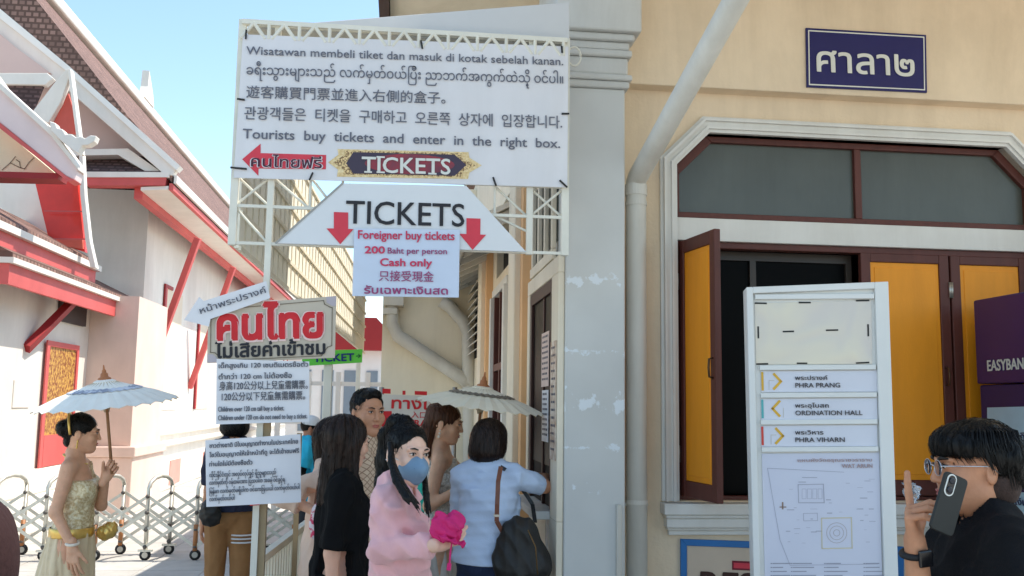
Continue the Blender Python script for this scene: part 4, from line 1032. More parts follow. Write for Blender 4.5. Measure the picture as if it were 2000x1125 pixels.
for (A, Bv), (C, D) in zip(ends, ends[1:]):
    for P, Q, s in ((A, C, -.03), (Bv, D, .03)):
        for z0, z1 in ((.14, .48), (.48, .14), (.30, .64), (.64, .30)):
            o = Vector((0, s + (.012 if z0 > z1 else 0), 0)); lk.bar(P + o + Vector((0, 0, z0 - .1)), Q + o + Vector((0, 0, z1 - .1)), .012, .03)
W('links', lk, alum, ga)
pv_ = MB()
for A, Bv in ends:
    for P in (A, Bv):
        for z in (.14, .31, .48, .64): pv_.ball((P.x, P.y - .035, z - .0), .022, 8, 5)
W('pivots', pv_, M('dark_pivot', lin((90, 84, 78)), .5, .1, 10), ga, smooth=True)

# ------------------------------------------------------------------ the far end of the court, seen past the passage
m = MB(); fx0, fx1 = at(540, 760, 14).x, at(752, 760, 14).x
rl = thing('white_railing', 'white post and rail fence across the far end of the court', 'fence', (fx0, 14, 0))
for z in (.2, .75, 1.3, 1.85): m.box(fx0, 13.97, z, fx1, 14.03, z + .06)
WP('rail', m, white_m, rl)
m = MB(); x = fx0
while x < fx1: m.box(x, 13.95, 0, x + .07, 14.05, 2.05); x += .42
WP('post', m, white_m, rl)
fb_ = thing('far_pavilion', 'distant white pavilion with a red roof beyond the white railing', 'pavilion', (-1.2, 24, 0))
m = MB(); a = at(560, 760, 24).x; b = at(760, 760, 24).x; m.box(a, 24, 0, b, 28, 2.9); W('wall', m, M('pavilion_wall', lin((222, 222, 220)), .8, .05, 2), fb_)
m = MB(); m.prism([(a - .4, 23.6, 2.9), (b + .4, 23.6, 2.9), ((a + b) / 2 + .9, 23.6, 3.7), ((a + b) / 2 - .9, 23.6, 3.7)], (0, 5, 0)); W('roof', m, dkred, fb_)
m = MB()
for k in range(4):
    x = a + .3 + k * (b - a - .6) / 3.5; m.box(x, 23.97, .9, x + .28, 23.999, 2.4)
WP('window', m, M('grey_blue_shade', lin((120, 134, 146)), .5), fb_)

def leaf_tree(name, lab, x, y, h, cr, mat, n, seed, trunk_r=.12, lsz=.1, grp=None, blossom=None):
    rnd = random.Random(seed); t = thing(name, lab, 'tree', (x, y, 0), group=grp)
    tr = MB(); base = Vector((x, y, 0)); top = Vector((x + rnd.uniform(-.2, .2), y, h - cr * .9))
    tr.tube([base, base.lerp(top, .5) + Vector((.06, 0, 0)), top], [trunk_r, trunk_r * .75, trunk_r * .5], 10)
    limbs = []
    for k in range(9):
        a = rnd.uniform(0, 6.28); e = rnd.uniform(.2, 1.2); L = cr * rnd.uniform(.6, 1.0)
        p = top + Vector((math.cos(a) * math.cos(e), math.sin(a) * math.cos(e), math.sin(e))) * L
        tr.tube([top - Vector((0, 0, rnd.uniform(0, .4))), top.lerp(p, .55) + Vector((0, 0, .08)), p], [trunk_r * .4, trunk_r * .25, .015], 6); limbs.append(p)
    W('trunk', tr, M('tree_bark', lin((110, 92, 76)), .9, .2, 8, .3, 30), t, smooth=True)
    cv = MB(); cl = [(p + Vector((rnd.gauss(0, .3), rnd.gauss(0, .3), rnd.gauss(0, .3))) * cr * .5, rnd.uniform(.25, .5) * cr) for p in limbs for _ in range(3)]
    for k in range(n):
        c, r_ = rnd.choice(cl); v = Vector((rnd.gauss(0, 1), rnd.gauss(0, 1), rnd.gauss(0, .8))).normalized() * r_ * rnd.random() ** .35
        p = c + v; d = Vector((rnd.gauss(0, 1), rnd.gauss(0, 1), rnd.gauss(-.3, .7))).normalized(); q = d.cross(Vector((rnd.gauss(0, 1), rnd.gauss(0, 1), rnd.gauss(0, 1)))).normalized()
        L = lsz * rnd.uniform(.7, 1.3); cv.add([p - d * L * .5, p + q * L * .22, p + d * L * .6, p - q * L * .22], [(0, 1, 2, 3)])
    W('crown', cv, mat, t)
    return t
leafA = M('grey_green_leaves', (.3, .34, .3), .6, .4, 3, rgb2=(.55, .58, .55))
leafB = M('mid_green_leaves', (.03, .07, .02), .6, .4, 2, rgb2=(.08, .13, .04))
c = at(722, 700, 19)
if 0: leaf_tree('courtyard_tree', 'small pale leaved tree standing beside the beige wall at the passage end', c.x, 19, 3.2, 1.1, leafA, 1500, 4, .07, .14)
if 0: leaf_tree('distant_tree', 'tall dark tree rising behind the far pavilion', -4, 52, 6.5, 2.6, leafB, 4000, 9, .2, .3)
# ------------------------------------------------------------------ figures: smooth-blended volumes turned into one surface each
class Grid:
    def __init__(s, lo, hi, h):
        s.lo = np.array(lo, np.float32); s.h = h; n = np.ceil((np.array(hi) - s.lo) / h).astype(int) + 1
        s.ax = [(s.lo[i] + h * np.arange(n[i])).astype(np.float32) for i in range(3)]; s.d = np.full(n, .2, np.float32)
    def sl(s, lo, hi, m):
        out = []
        for i in range(3):
            a = int(max(0, math.floor((lo[i] - m - s.lo[i]) / s.h))); b = int(min(len(s.ax[i]), math.ceil((hi[i] + m - s.lo[i]) / s.h) + 1))
            if b <= a: return None
            out.append(slice(a, b))
        return tuple(out)
    def XYZ(s, sl=None):
        sl = sl or (slice(None),) * 3
        return s.ax[0][sl[0]][:, None, None], s.ax[1][sl[1]][None, :, None], s.ax[2][sl[2]][None, None, :]
    def add(s, prim, k=.02):
        lo, hi, fn = prim; sl = s.sl(lo, hi, .035 + k)
        if sl is None: return s
        v = fn(*s.XYZ(sl)); c = s.d[sl]; t = np.clip(.5 + .5 * (c - v) / k, 0, 1); s.d[sl] = c * (1 - t) + v * t - k * t * (1 - t); return s
    def sub(s, prim, k=.01):
        lo, hi, fn = prim; sl = s.sl(lo, hi, .03 + k)
        if sl is None: return s
        v = -fn(*s.XYZ(sl)); c = s.d[sl]; t = np.clip(.5 - .5 * (c - v) / k, 0, 1); s.d[sl] = c * (1 - t) + v * t + k * t * (1 - t); return s
    def cut(s, fn): s.d = np.maximum(s.d, fn(*s.XYZ())).astype(np.float32); return s
    def disp(s, fn): s.d = (s.d + fn(*s.XYZ())).astype(np.float32); return s
    def mesh(s, relax=1):
        d = s.d; d[0] = d[-1] = .1; d[:, 0] = d[:, -1] = .1; d[:, :, 0] = d[:, :, -1] = .1
        ins = d < 0; c = np.zeros(tuple(x - 1 for x in d.shape), np.int8)
        for i in (0, 1):
            for j in (0, 1):
                for k in (0, 1): c += ins[i:d.shape[0] - 1 + i, j:d.shape[1] - 1 + j, k:d.shape[2] - 1 + k]
        act = (c > 0) & (c < 8); ids = np.argwhere(act); n = len(ids)
        if n == 0: return np.zeros((0, 3)), np.zeros((0, 4), int)
        num = np.full(c.shape, -1, np.int64); num[act] = np.arange(n); acc = np.zeros((n, 3)); cnt = np.zeros(n)
        cor = [(i, j, k) for i in (0, 1) for j in (0, 1) for k in (0, 1)]
        for a in cor:
            for ax in range(3):
                if a[ax]: continue
                b = list(a); b[ax] = 1
                v0 = d[ids[:, 0] + a[0], ids[:, 1] + a[1], ids[:, 2] + a[2]]; v1 = d[ids[:, 0] + b[0], ids[:, 1] + b[1], ids[:, 2] + b[2]]
                m = (v0 < 0) != (v1 < 0); t = np.where(m, v0 / np.where(m, v0 - v1, 1), 0)
                p = np.tile(np.array(a, float), (n, 1)); p[:, ax] += t; acc[m] += p[m]; cnt[m] += 1
        V = s.lo + s.h * (ids + acc / cnt[:, None]); F = []
        for ax in range(3):
            u, w = (ax + 1) % 3, (ax + 2) % 3
            s0 = [slice(None)] * 3; s1 = [slice(None)] * 3; s0[ax] = slice(0, -1); s1[ax] = slice(1, None)
            A, Bq = ins[tuple(s0)], ins[tuple(s1)]
            for sign in (0, 1):
                e = np.argwhere((A & ~Bq) if sign == 0 else (~A & Bq)); e = e[(e[:, u] > 0) & (e[:, w] > 0)]
                e = e[(e[:, u] < d.shape[u] - 1) & (e[:, w] < d.shape[w] - 1)]
                q = []
                for du, dw in ((-1, -1), (0, -1), (0, 0), (-1, 0)):
                    p = e.copy(); p[:, u] += du; p[:, w] += dw; q.append(num[p[:, 0], p[:, 1], p[:, 2]])
                q = np.stack(q if sign == 0 else q[::-1], 1); F.append(q)
        F = np.concatenate(F); F = F[(F >= 0).all(1)]
        for _ in range(relax):
            sm = np.zeros_like(V); ct = np.zeros(len(V))
            for i in range(4):
                np.add.at(sm, F[:, i], V[F[:, (i + 1) % 4]]); np.add.at(ct, F[:, i], 1)
            V = V * .5 + .5 * sm / np.maximum(ct, 1)[:, None]
        return V, F

def cap(a, b, ra, rb=None):
    rb = ra if rb is None else rb; a = np.array(a, float); b = np.array(b, float); r = max(ra, rb); ba = b - a; L = max(ba.dot(ba), 1e-9)
    def fn(X, Y, Z):
        t = np.clip(((X - a[0]) * ba[0] + (Y - a[1]) * ba[1] + (Z - a[2]) * ba[2]) / L, 0, 1)
        return np.sqrt((X - a[0] - t * ba[0]) ** 2 + (Y - a[1] - t * ba[1]) ** 2 + (Z - a[2] - t * ba[2]) ** 2) - (ra + (rb - ra) * t)
    return np.minimum(a, b) - r, np.maximum(a, b) + r, fn
def ell(c, r, rot=None):
    c = np.array(c, float); r = np.array([r] * 3 if np.isscalar(r) else r, float); Rm = None if rot is None else np.array(rot.to_3x3() if hasattr(rot, 'to_3x3') else rot).T
    def fn(X, Y, Z):
        x, y, z = X - c[0], Y - c[1], Z - c[2]
        if Rm is not None: x, y, z = (Rm[0, 0] * x + Rm[0, 1] * y + Rm[0, 2] * z, Rm[1, 0] * x + Rm[1, 1] * y + Rm[1, 2] * z, Rm[2, 0] * x + Rm[2, 1] * y + Rm[2, 2] * z)
        k0 = np.sqrt((x / r[0]) ** 2 + (y / r[1]) ** 2 + (z / r[2]) ** 2); k1 = np.sqrt((x / r[0] ** 2) ** 2 + (y / r[1] ** 2) ** 2 + (z / r[2] ** 2) ** 2) + 1e-6
        return k0 * (k0 - 1) / k1
    m = r if rot is None else np.array([r.max()] * 3)
    return c - m, c + m, fn
def ecyl(c0, r0, c1, r1):
    """upright tube of elliptical section from low centre c0 (x,y,z), radii r0, to high centre c1, radii r1"""
    c0 = np.array(c0, float); c1 = np.array(c1, float); mx = max(*r0, *r1)
    def fn(X, Y, Z):
        t = np.clip((Z - c0[2]) / (c1[2] - c0[2]), 0, 1); rx = r0[0] + (r1[0] - r0[0]) * t; ry = r0[1] + (r1[1] - r0[1]) * t
        q = np.sqrt(((X - c0[0] - (c1[0] - c0[0]) * t) / rx) ** 2 + ((Y - c0[1] - (c1[1] - c0[1]) * t) / ry) ** 2)
        return np.maximum((q - 1) * np.minimum(rx, ry), np.maximum(c0[2] - Z, Z - c1[2]))
    return np.minimum(c0, c1) - (mx, mx, 0), np.maximum(c0, c1) + (mx, mx, 0), fn
def folds(seed, amp, f=(30, 30, 18), n=5):
    rnd = np.random.RandomState(seed); K = rnd.normal(0, 1, (n, 3)) * np.array(f); ph = rnd.uniform(0, 6.28, n); A = amp * rnd.uniform(.5, 1, n) / n * 1.6
    w = rnd.normal(0, 6, (2, 3))
    def fn(X, Y, Z):
        wx = .25 * np.sin(w[0, 0] * X + w[0, 1] * Y + w[0, 2] * Z); out = 0
        for i in range(n): out = out + A[i] * (np.abs(np.sin(K[i, 0] * X + K[i, 1] * Y + K[i, 2] * Z + ph[i] + 4 * wx)) * 2 - 1.2)
        return out
    return fn
def streaks(cx, cy, amp, n, tw=0.0, seed=0):
    r = np.random.RandomState(seed); ph = r.uniform(0, 6.28, 4); m = n * np.array([1, 1.7, 2.6, .5])
    def fn(X, Y, Z):
        th = np.arctan2(Y - cy, X - cx) + tw * Z; o = 0
        for i in range(4): o = o + np.sin(m[i] * th + ph[i] + 6 * Z * (i - 1)) * (.4 if i == 2 else .6)
        return amp * o
    return fn
def xf(V, Rm, t): return V @ np.array(Rm).T + np.array(t)
def vec(*a): return np.array(a, float)
def unit(a): a = np.array(a, float); return a / np.linalg.norm(a)

skinA = M('skin_light', lin((226, 176, 148)), .5, .09, 26, .12, 90, sub=.12, spec=.35)
skinB = M('skin_tan', lin((196, 140, 108)), .5, .06, 14, .04, 120, sub=.1, spec=.35)
skinC = M('skin_brown', lin((168, 112, 84)), .48, .06, 14, .04, 120, sub=.1, spec=.4)
def hairmat(name, c, hi): return M(name, c, .38, .3, 90, .5, 160, stretch=(1, 1, .08), spec=.22, rgb2=hi)
hairK = hairmat('black_hair', (.003, .0026, .0026), (.008, .0068, .006))
hairB = hairmat('dark_brown_hair', (.008, .0042, .003), (.03, .015, .010))
hairR = hairmat('brown_hair', (.035, .014, .007), (.13, .052, .026))
lipm = M('lips', lin((196, 104, 96)), .4, .05, 20, spec=.4); eyew = M('eye_white', lin((226, 220, 214)), .3, .03, 20); irism = M('iris', (.015, .009, .006), .15, .1, 30, spec=.6)
browm = M('eyebrow', (.02, .014, .011), .7, .1, 50); nailm = M('nail', lin((230, 180, 165)), .3, .04, 20)

class Fig:
    def __init__(s, label, x, y, rz, H=1.6, male=False, skin=skinA, w=1.0, g=1.0, name='person'):
        s.root = thing(name, label, 'person', (x, y, 0), rz, local=True); s.H = H; s.k = H / 1.7; s.male = male; s.skin = skin
        s.Mi = (Matrix.Translation((x, y, 0)) @ Matrix.Rotation(rz, 4, 'Z')).inverted(); s.rz = rz
        s.w = w * (1.12 if male else 1.0); s.g = g; k = s.k
        s.sh = {1: vec(.163 * s.w * k, .012 * k, 1.375 * k), -1: vec(-.163 * s.w * k, .012 * k, 1.375 * k)}     # +1 is the person's left
        s.el = {}; s.wr = {}; s.hands = {}; s.headc = vec(0, -.012, 1.583) * k; s.hr = Matrix.Identity(3)
        s.lean = vec(0, 0, 0)
    def px(s, u, v, Y): return np.array(s.Mi @ at(u, v, Y))
    def dirw(s, d): return np.array(s.Mi.to_3x3() @ Vector(d))
    def head(s, yaw=0, pitch=0, roll=0, off=(0, 0, 0)):
        """yaw > 0 turns to the person's left, pitch > 0 looks down"""
        s.hr = Matrix.Rotation(R(yaw), 3, 'Z') @ Matrix.Rotation(R(pitch), 3, 'X') @ Matrix.Rotation(R(roll), 3, 'Y'); s.headc = s.headc + np.array(off)
    def arm(s, side, wrist=None, hint=(0, .3, -1), up=.29, fo=.25, down=None):
        a = s.sh[side]; L1, L2 = up * s.k, fo * s.k
        if wrist is None: wrist = a + vec(side * .05, -.02, -(up + fo) * s.k * .985)
        wrist = np.array(wrist, float); D = wrist - a; L = np.linalg.norm(D)
        if L > (L1 + L2) * .995: wrist = a + D / L * (L1 + L2) * .995; D = wrist - a; L = np.linalg.norm(D)
        x = (L1 * L1 - L2 * L2 + L * L) / (2 * L); h = math.sqrt(max(L1 * L1 - x * x, 0)); u = D / L; hv = np.array(hint, float); hv = hv - u * hv.dot(u); hv = hv / np.linalg.norm(hv)
        s.el[side] = a + u * x + hv * h; s.wr[side] = wrist
    def torso(s, o=0.0):
        k = s.k; w = s.w; g = s.g; m = s.male
        P = [ell(vec(0, .005, 1.265) * k, vec(.142 * w + o, .098 * g + o, .165 + o) * k), ell(vec(0, -.008 * g, 1.075) * k, vec(.122 * w * g + o, .098 * g + o, .165 + o) * k),
             ell(vec(0, .012, .93) * k, vec(.155 * g + o, .118 * g + o, .135 + o) * k), cap(vec(-.125 * w, .014, 1.375) * k, vec(.125 * w, .014, 1.375) * k, (.05 + o) * k),
             cap(vec(0, .02, 1.45) * k, vec(.12 * w, .016, 1.385) * k, (.042 + o) * k), cap(vec(0, .02, 1.45) * k, vec(-.12 * w, .016, 1.385) * k, (.042 + o) * k)]
        if not m:
            for q in (-1, 1): P.append(ell(vec(q * .068, -.075, 1.235) * k, (.056 + o) * k))
        return P
    def legs(s, o=0.0):
        k = s.k; P = []
        for q in (-1, 1):
            P += [cap(vec(q * .085, .01, .88) * k, vec(q * .095, 0, .48) * k, (.082 + o) * k, (.054 + o) * k), cap(vec(q * .095, 0, .48) * k, vec(q * .1, .02, .09) * k, (.054 + o) * k, (.038 + o) * k)]
        return P
    def armp(s, side, o=0.0, f0=0.0, f1=2.0):
        """arm volumes between fractions (0 shoulder, 1 elbow, 2 wrist)"""
        k = s.k; a, e, w = s.sh[side], s.el[side], s.wr[side]; r = [.047, .036, .026] if not s.male else [.052, .041, .029]; P = []
        r = [x * (.6 + .4 * s.g) for x in r]
        if f0 < 1: P.append(cap(a + (e - a) * f0, a + (e - a) * min(1, f1), (r[0] + (r[1] - r[0]) * f0 + o) * k, (r[0] + (r[1] - r[0]) * min(1, f1) + o) * k))
        if f1 > 1: t0 = max(0, f0 - 1); P.append(cap(e + (w - e) * t0, e + (w - e) * (f1 - 1), (r[1] + (r[2] - r[1]) * t0 + o) * k, (r[1] + (r[2] - r[1]) * (f1 - 1) + o) * k))
        return P
    def setHand(s, side, d, n, curl=((.3, .4, .25),) * 4, thumb=(.7, .65, .3), spread=.06, h=.003): s.hands[side] = (unit(d), np.array(n, float), curl, thumb, spread, h)
    def handmesh(s, side):
        d, n, curl, th, spread, h = s.hands[side]; n = unit(n - d * n.dot(d)); l = np.cross(d, n) * (1 if side == -1 else -1); k = s.k * (1.02 if not s.male else 1.1); w = s.wr[side]
        prim = []; offs = (.027, .008, -.012, -.030); bl = (.088, .092, .087, .078); LEN = ((.042, .026, .021), (.046, .029, .022), (.043, .027, .021), (.034, .021, .019))
        for i in range(4):
            b = w + (d * bl[i] + l * offs[i] - n * .0) * k
            prim.append((cap(w + l * offs[i] * .55 * k + d * .004, b, .0155 * k, .0115 * k), .012))
        prim.append((cap(w - d * .03, w + d * .02, .026 * k, .024 * k), .015))
        tb = w + (d * .022 + l * .02) * k; td = unit(d * (1 - th[0] * .55) + l * th[0] + n * th[2])
        t1 = tb + td * .042 * k; td2 = unit(td + d * .35 + n * th[1] * .35); t2 = t1 + td2 * .033 * k; td3 = unit(td2 + n * th[1] * .3); t3 = t2 + td3 * .024 * k
        prim += [(cap(tb, t1, .016 * k, .0115 * k), .012), (cap(t1, t2, .0112 * k, .0095 * k), .004), (cap(t2, t3, .0095 * k, .0078 * k), .004)]
        tips = []
        for i in range(4):
            b = w + (d * bl[i] + l * offs[i]) * k; a = 0; p = b; dd = unit(d + l * spread * (1.5 - i)); r0 = (.0098, .0100, .0096, .0086)[i] * k
            for j in range(3):
                a += curl[i][j]; q = p + (dd * math.cos(a) + n * math.sin(a)) * LEN[i][j] * k
                prim.append((cap(p, q, r0 * (1 - .08 * j), r0 * (.93 - .08 * j)), .003)); p = q
            tips.append((p, a, dd))
        lo = np.min([q[0][0] for q in prim], 0) - .012; hi = np.max([q[0][1] for q in prim], 0) + .012
        G_ = Grid(lo, hi, h)
        for q, kk in prim: G_.add(q, kk * k)
        s.tips = getattr(s, 'tips', {}); s.tips[side] = (tips, n)
        return G_.mesh(1)
    def headmesh(s, h=.004):
        m = s.male; Gd = Grid((-.105, -.135, -.2), (.105, .125, .135), h); f = 1.0 if m else .96
        Gd.add(ell((0, .012, .022), (.076, .094, .094))).add(ell((0, -.028, -.045), (.060 * f, .066, .078)), .03)
        Gd.add(ell((0, -.062, -.098), (.026 * f + .004 * m, .024, .018)), .03); Gd.add(cap((-.048 * f, .0, -.07), (0, -.06, -.098), .018, .014), .03); Gd.add(cap((.048 * f, .0, -.07), (0, -.06, -.098), .018, .014), .03)
        for q in (-1, 1):
            Gd.add(ell((q * .04, -.066, -.03), (.024, .018, .022)), .025)
            Gd.add(cap((q * .012, -.092, .024), (q * .045, -.078, .024), .008), .018)
            Gd.sub(ell((q * .031, -.1, .006), (.017, .014, .010)), .016)
            Gd.add(ell((q * .031, -.083, .004), (.016, .010, .009)), .006)
            Gd.add(ell((q * .0765, .016, -.012), (.009, .019, .031), Matrix.Rotation(q * .35, 3, 'Z') @ Matrix.Rotation(-.15, 3, 'X')), .008)
            Gd.sub(ell((q * .088, .010, -.010), (.006, .010, .018)), .006)
        Gd.add(cap((0, -.093, .012), (0, -.108, -.03), .007, .0105), .012)
        for q in (-1, 1): Gd.add(ell((q * .011, -.1, -.034), (.008, .009, .007)), .006)
        Gd.add(ell((0, -.090, -.060), (.023, .010, .0055)), .006); Gd.add(ell((0, -.088, -.071), (.019, .010, .0065)), .006); Gd.sub(ell((0, -.101, -.0655), (.02, .005, .0015)), .004)
        Gd.add(cap((0, .02, -.06), (0, .03, -.19), .05 if not m else .058), .03)
        V, F = Gd.mesh(1)
        k = s.k * (1.0 if m else .985); s.hk = k
        return xf(V * k, s.hr, s.headc), F
    def hp(s, p): return np.array(s.hr) @ (np.array(p, float) * s.hk) + s.headc
    def build(s, h=.009, covered=True):
        k = s.k
        zlo = 0.02
        Gd = Grid((-.55, -.62, zlo), (.55, .55, 1.52 * k), h) if False else None
        prims = [(p, .04 * k) for p in s.torso(-.006)] + [(p, .03) for p in s.legs(-.006)] + [(cap(vec(0, .02, 1.40) * k, s.headc + np.array(s.hr) @ vec(0, .028, -.12) * k, (.05 if not s.male else .058) * k, (.047 if not s.male else .056) * k), .04)]
        for q in (-1, 1):
            if q not in s.wr: s.arm(q)
            if q not in s.hands: s.setHand(q, s.wr[q] - s.el[q], (-q * 1.0, -.15, 0), ((.25, .35, .2), (.3, .4, .2), (.35, .45, .25), (.4, .5, .3)), (.45, .5, .25))
            prims += [(p, .02) for p in s.armp(q)]
            prims.append((cap(vec(q * .1, .04, .05) * k, vec(q * .115, -.13, .03) * k, .036 * k, .03 * k), .02))
        lo = np.min([p[0][0] for p in prims], 0) - .02; hi = np.max([p[0][1] for p in prims], 0) + .02
        Gd = Grid(lo, hi, h)
        for p, kk in prims: Gd.add(p, kk)
        V, F = Gd.mesh(1); Vs, Fs, n = [V], [F], len(V)
        for VV, FF in (s.headmesh(), s.handmesh(-1), s.handmesh(1)): Vs.append(VV); Fs.append(FF + n); n += len(VV)
        s.body = link('body', np.concatenate(Vs), np.concatenate(Fs), s.skin, s.root, True)
        return s
    def face(s, lips=True, brow_w=.0038, eyes=True):
        for q in (-1, 1):
            if eyes:
                e = MB(); e.ball((q * .031, -.0845, .005), (.0125, .0095, .0062), 14, 8); o = s.part('eye', e, eyew, True)
                i = MB(); i.ball((q * .031, -.0915, .005), (.0058, .0035, .0058), 12, 6); s.part('iris', i, irism, True)
                l = MB(); l.tube([(q * .0175, -.0905, .0065), (q * .026, -.0965, .0118), (q * .036, -.0955, .0118), (q * .0455, -.086, .0068)], .0019, 6); s.part('eyelash', l, irism, True)
            b = MB(); b.tube([(q * .014, -.0985, .024), (q * .03, -.0962, .0285), (q * .047, -.082, .0255)], [brow_w * .7, brow_w, brow_w * .4], 6); s.part('eyebrow', b, browm, True)
        if lips:
            l = MB(); l.tube([(-.021, -.0925, -.0645), (-.01, -.0995, -.0605), (0, -.1005, -.0618), (.01, -.0995, -.0605), (.021, -.0925, -.0645)], [.001, .0032, .0034, .0032, .001], 8)
            l.tube([(-.019, -.0925, -.0665), (-.009, -.0975, -.0705), (0, -.0985, -.0715), (.009, -.0975, -.0705), (.019, -.0925, -.0665)], [.001, .0034, .004, .0034, .001], 8); s.part('lips', l, lipm, True)
    def part(s, name, mb, mat, smooth=False, headspace=True, parent=None):
        V = np.array([tuple(v) for v in mb.v], float)
        if headspace: V = xf(V * s.hk, s.hr, s.headc)
        return link(name, V, mb.f, mat, parent or s.root, smooth)
    def vol(s, name, prims, mat, h=.006, cuts=(), subs=(), disp=(), headspace=False, k=.02, relax=1, parent=None):
        """a garment or hair piece: blended volumes, cut and creased, as one mesh"""
        prims = [p if len(p) == 2 else (p, k) for p in prims]
        lo = np.min([p[0][0] for p in prims], 0) - .025; hi = np.max([p[0][1] for p in prims], 0) + .025; Gd = Grid(lo, hi, h)
        for p, kk in prims: Gd.add(p, kk)
        for f in disp: Gd.disp(f)
        for p in subs: Gd.sub(p, .006)
        for f in cuts: Gd.cut(f)
        V, F = Gd.mesh(relax)
        if headspace: V = xf(V * s.hk, s.hr, s.headc)
        return link(name, V, F, mat, parent or s.root, True)
def comb(f, hair, n, dirfn, seed=1, L=.05, r=.0009, mat=None, name='hair_strands', lift=.0025):
    """fine separate strands lying along a hair volume; dirfn gives the combing direction in the figure's space"""
    from mathutils import kdtree
    me = hair.data; N = len(me.vertices); co = np.empty(N * 3); me.vertices.foreach_get('co', co); co = co.reshape(-1, 3); no = np.empty(N * 3); me.vertices.foreach_get('normal', no); no = no.reshape(-1, 3)
    kd = kdtree.KDTree(N)
    for i in range(N): kd.insert(co[i], i)
    kd.balance(); rnd = random.Random(seed); m = MB()
    for _ in range(n):
        i = rnd.randrange(N); p = co[i].copy(); path = []; rr = []
        steps = 5; ll = L * rnd.uniform(.6, 1.4); dv = vec(rnd.gauss(0, .12), rnd.gauss(0, .12), rnd.gauss(0, .12)); li = lift * rnd.uniform(.2, 1.6)
        for k in range(steps):
            _, j, _ = kd.find(p); nn = no[j]; q = co[j] + nn * li * (1 + .5 * k / steps); path.append(q); rr.append(r * (1 - .75 * k / (steps - 1)))
            d = np.array(dirfn(q), float) + dv; d = d - nn * d.dot(nn); ln = np.linalg.norm(d)
            if ln < 1e-3: break
            p = q + d / ln * ll / steps
        if len(path) == steps: m.tube(path, rr, 3, False)
    me.update()
    return link(name, np.array([tuple(v) for v in m.v]), m.f, mat or hair.data.materials[0], f.root, True)
down = lambda q: (0, 0, -1)
def toward(f, hp, dz=0): 
    t = f.hp(hp); return lambda q: t - q
def below(z): return lambda X, Y, Z: z - Z + 0 * X + 0 * Y        # keeps what is above z
def above(z): return lambda X, Y, Z: Z - z + 0 * X + 0 * Y        # keeps what is below z
def halfsp(p, n):                                                  # keeps the side n points away from
    n = unit(n); return lambda X, Y, Z: (X - p[0]) * n[0] + (Y - p[1]) * n[1] + (Z - p[2]) * n[2]
# ------------------------------------------------------------------ the people
fold_s = lambda sd, a=.010, f=(26, 26, 16): folds(sd, a, f)
def hairshell(extra=0, top=0): return [ell((0, .018, .034), (.083 + extra, .103 + extra, .094 + extra + top))]
facecut = ell((0, -.090, -.045), (.071, .075, .098)); facecut_hi = ell((0, -.092, -.035), (.072, .072, .104))
strand = lambda sd, a=.006: folds(sd, a, (170, 170, 9), 6)
def shoes(f, mat):
    m = MB()
    for q in (-1, 1):
        c = vec(q * .112, -.05, .045) * f.k; m.ball(c, (.048 * f.k, .135 * f.k, .05 * f.k), 14, 8)
    f.part('shoes', m, mat, True, headspace=False)
def trousers(f, mat, zt=.98, o=.02, seed=1, hem=.07, h=.009):
    k = f.k; P = [f.torso(o)[2]] + [ell(vec(0, 0, 1.0) * k, vec(.135 * f.g + o, .105 * f.g + o, .1) * k)] 
    return f.vol('trousers', [(p, .05) for p in P] + [(p, .016) for p in f.legs(o)], mat, h, [below(hem), above(zt * k)], disp=[fold_s(seed, .008)])
def top(f, mat, hem=.86, neck=.062, o=.018, sleeve=.85, sl_o=.018, loose=.0, seed=2, h=.007, amp=.010, name='shirt', extra=(), fold_f=(26, 26, 16)):
    k = f.k; P = [(p, .05) for p in f.torso(o)] + [(ecyl(vec(0, .008, hem) * k, vec(.160 * f.g + o + loose, .122 * f.g + o + loose) * k, vec(0, .0, 1.30) * k, vec(.140 * f.w + o, .1 * f.g + o) * k), .05)]
    cuts = [below(hem * k)]
    Q = []
    for q in (-1, 1):
        s_ = f.armp(q, sl_o, 0.0, sleeve)
        for p in s_: Q.append((p, .022))
    subs = [cap(vec(0, .0, 1.43) * k, f.headc + np.array(f.hr) @ vec(0, .02, -.1) * k, neck * k)]
    prims = P + Q + list(extra)
    def arms_cut(X, Y, Z):
        out = -1.0 + 0 * X * Y * Z
        for q in (-1, 1):
            a, e, w = f.sh[q], f.el[q], f.wr[q]
            if sleeve < 1: p = a + (e - a) * sleeve; n = unit(e - a); c = p; seg0, seg1 = p, p + n * .12
            else: p = e + (w - e) * (sleeve - 1); n = unit(w - e); seg0, seg1 = p, p + n * .12
            pl_ = ((X - p[0]) * n[0] + (Y - p[1]) * n[1] + (Z - p[2]) * n[2])
            r = np.sqrt((X - p[0] - n[0] * pl_) ** 2 + (Y - p[1] - n[1] * pl_) ** 2 + (Z - p[2] - n[2] * pl_) ** 2)
            near = (r < .10 * k) & (pl_ < .11)
            out = np.where(near, np.maximum(out, pl_), out)
        return out
    return f.vol(name, prims, mat, h, cuts + [arms_cut], subs, [fold_s(seed, amp, fold_f)])
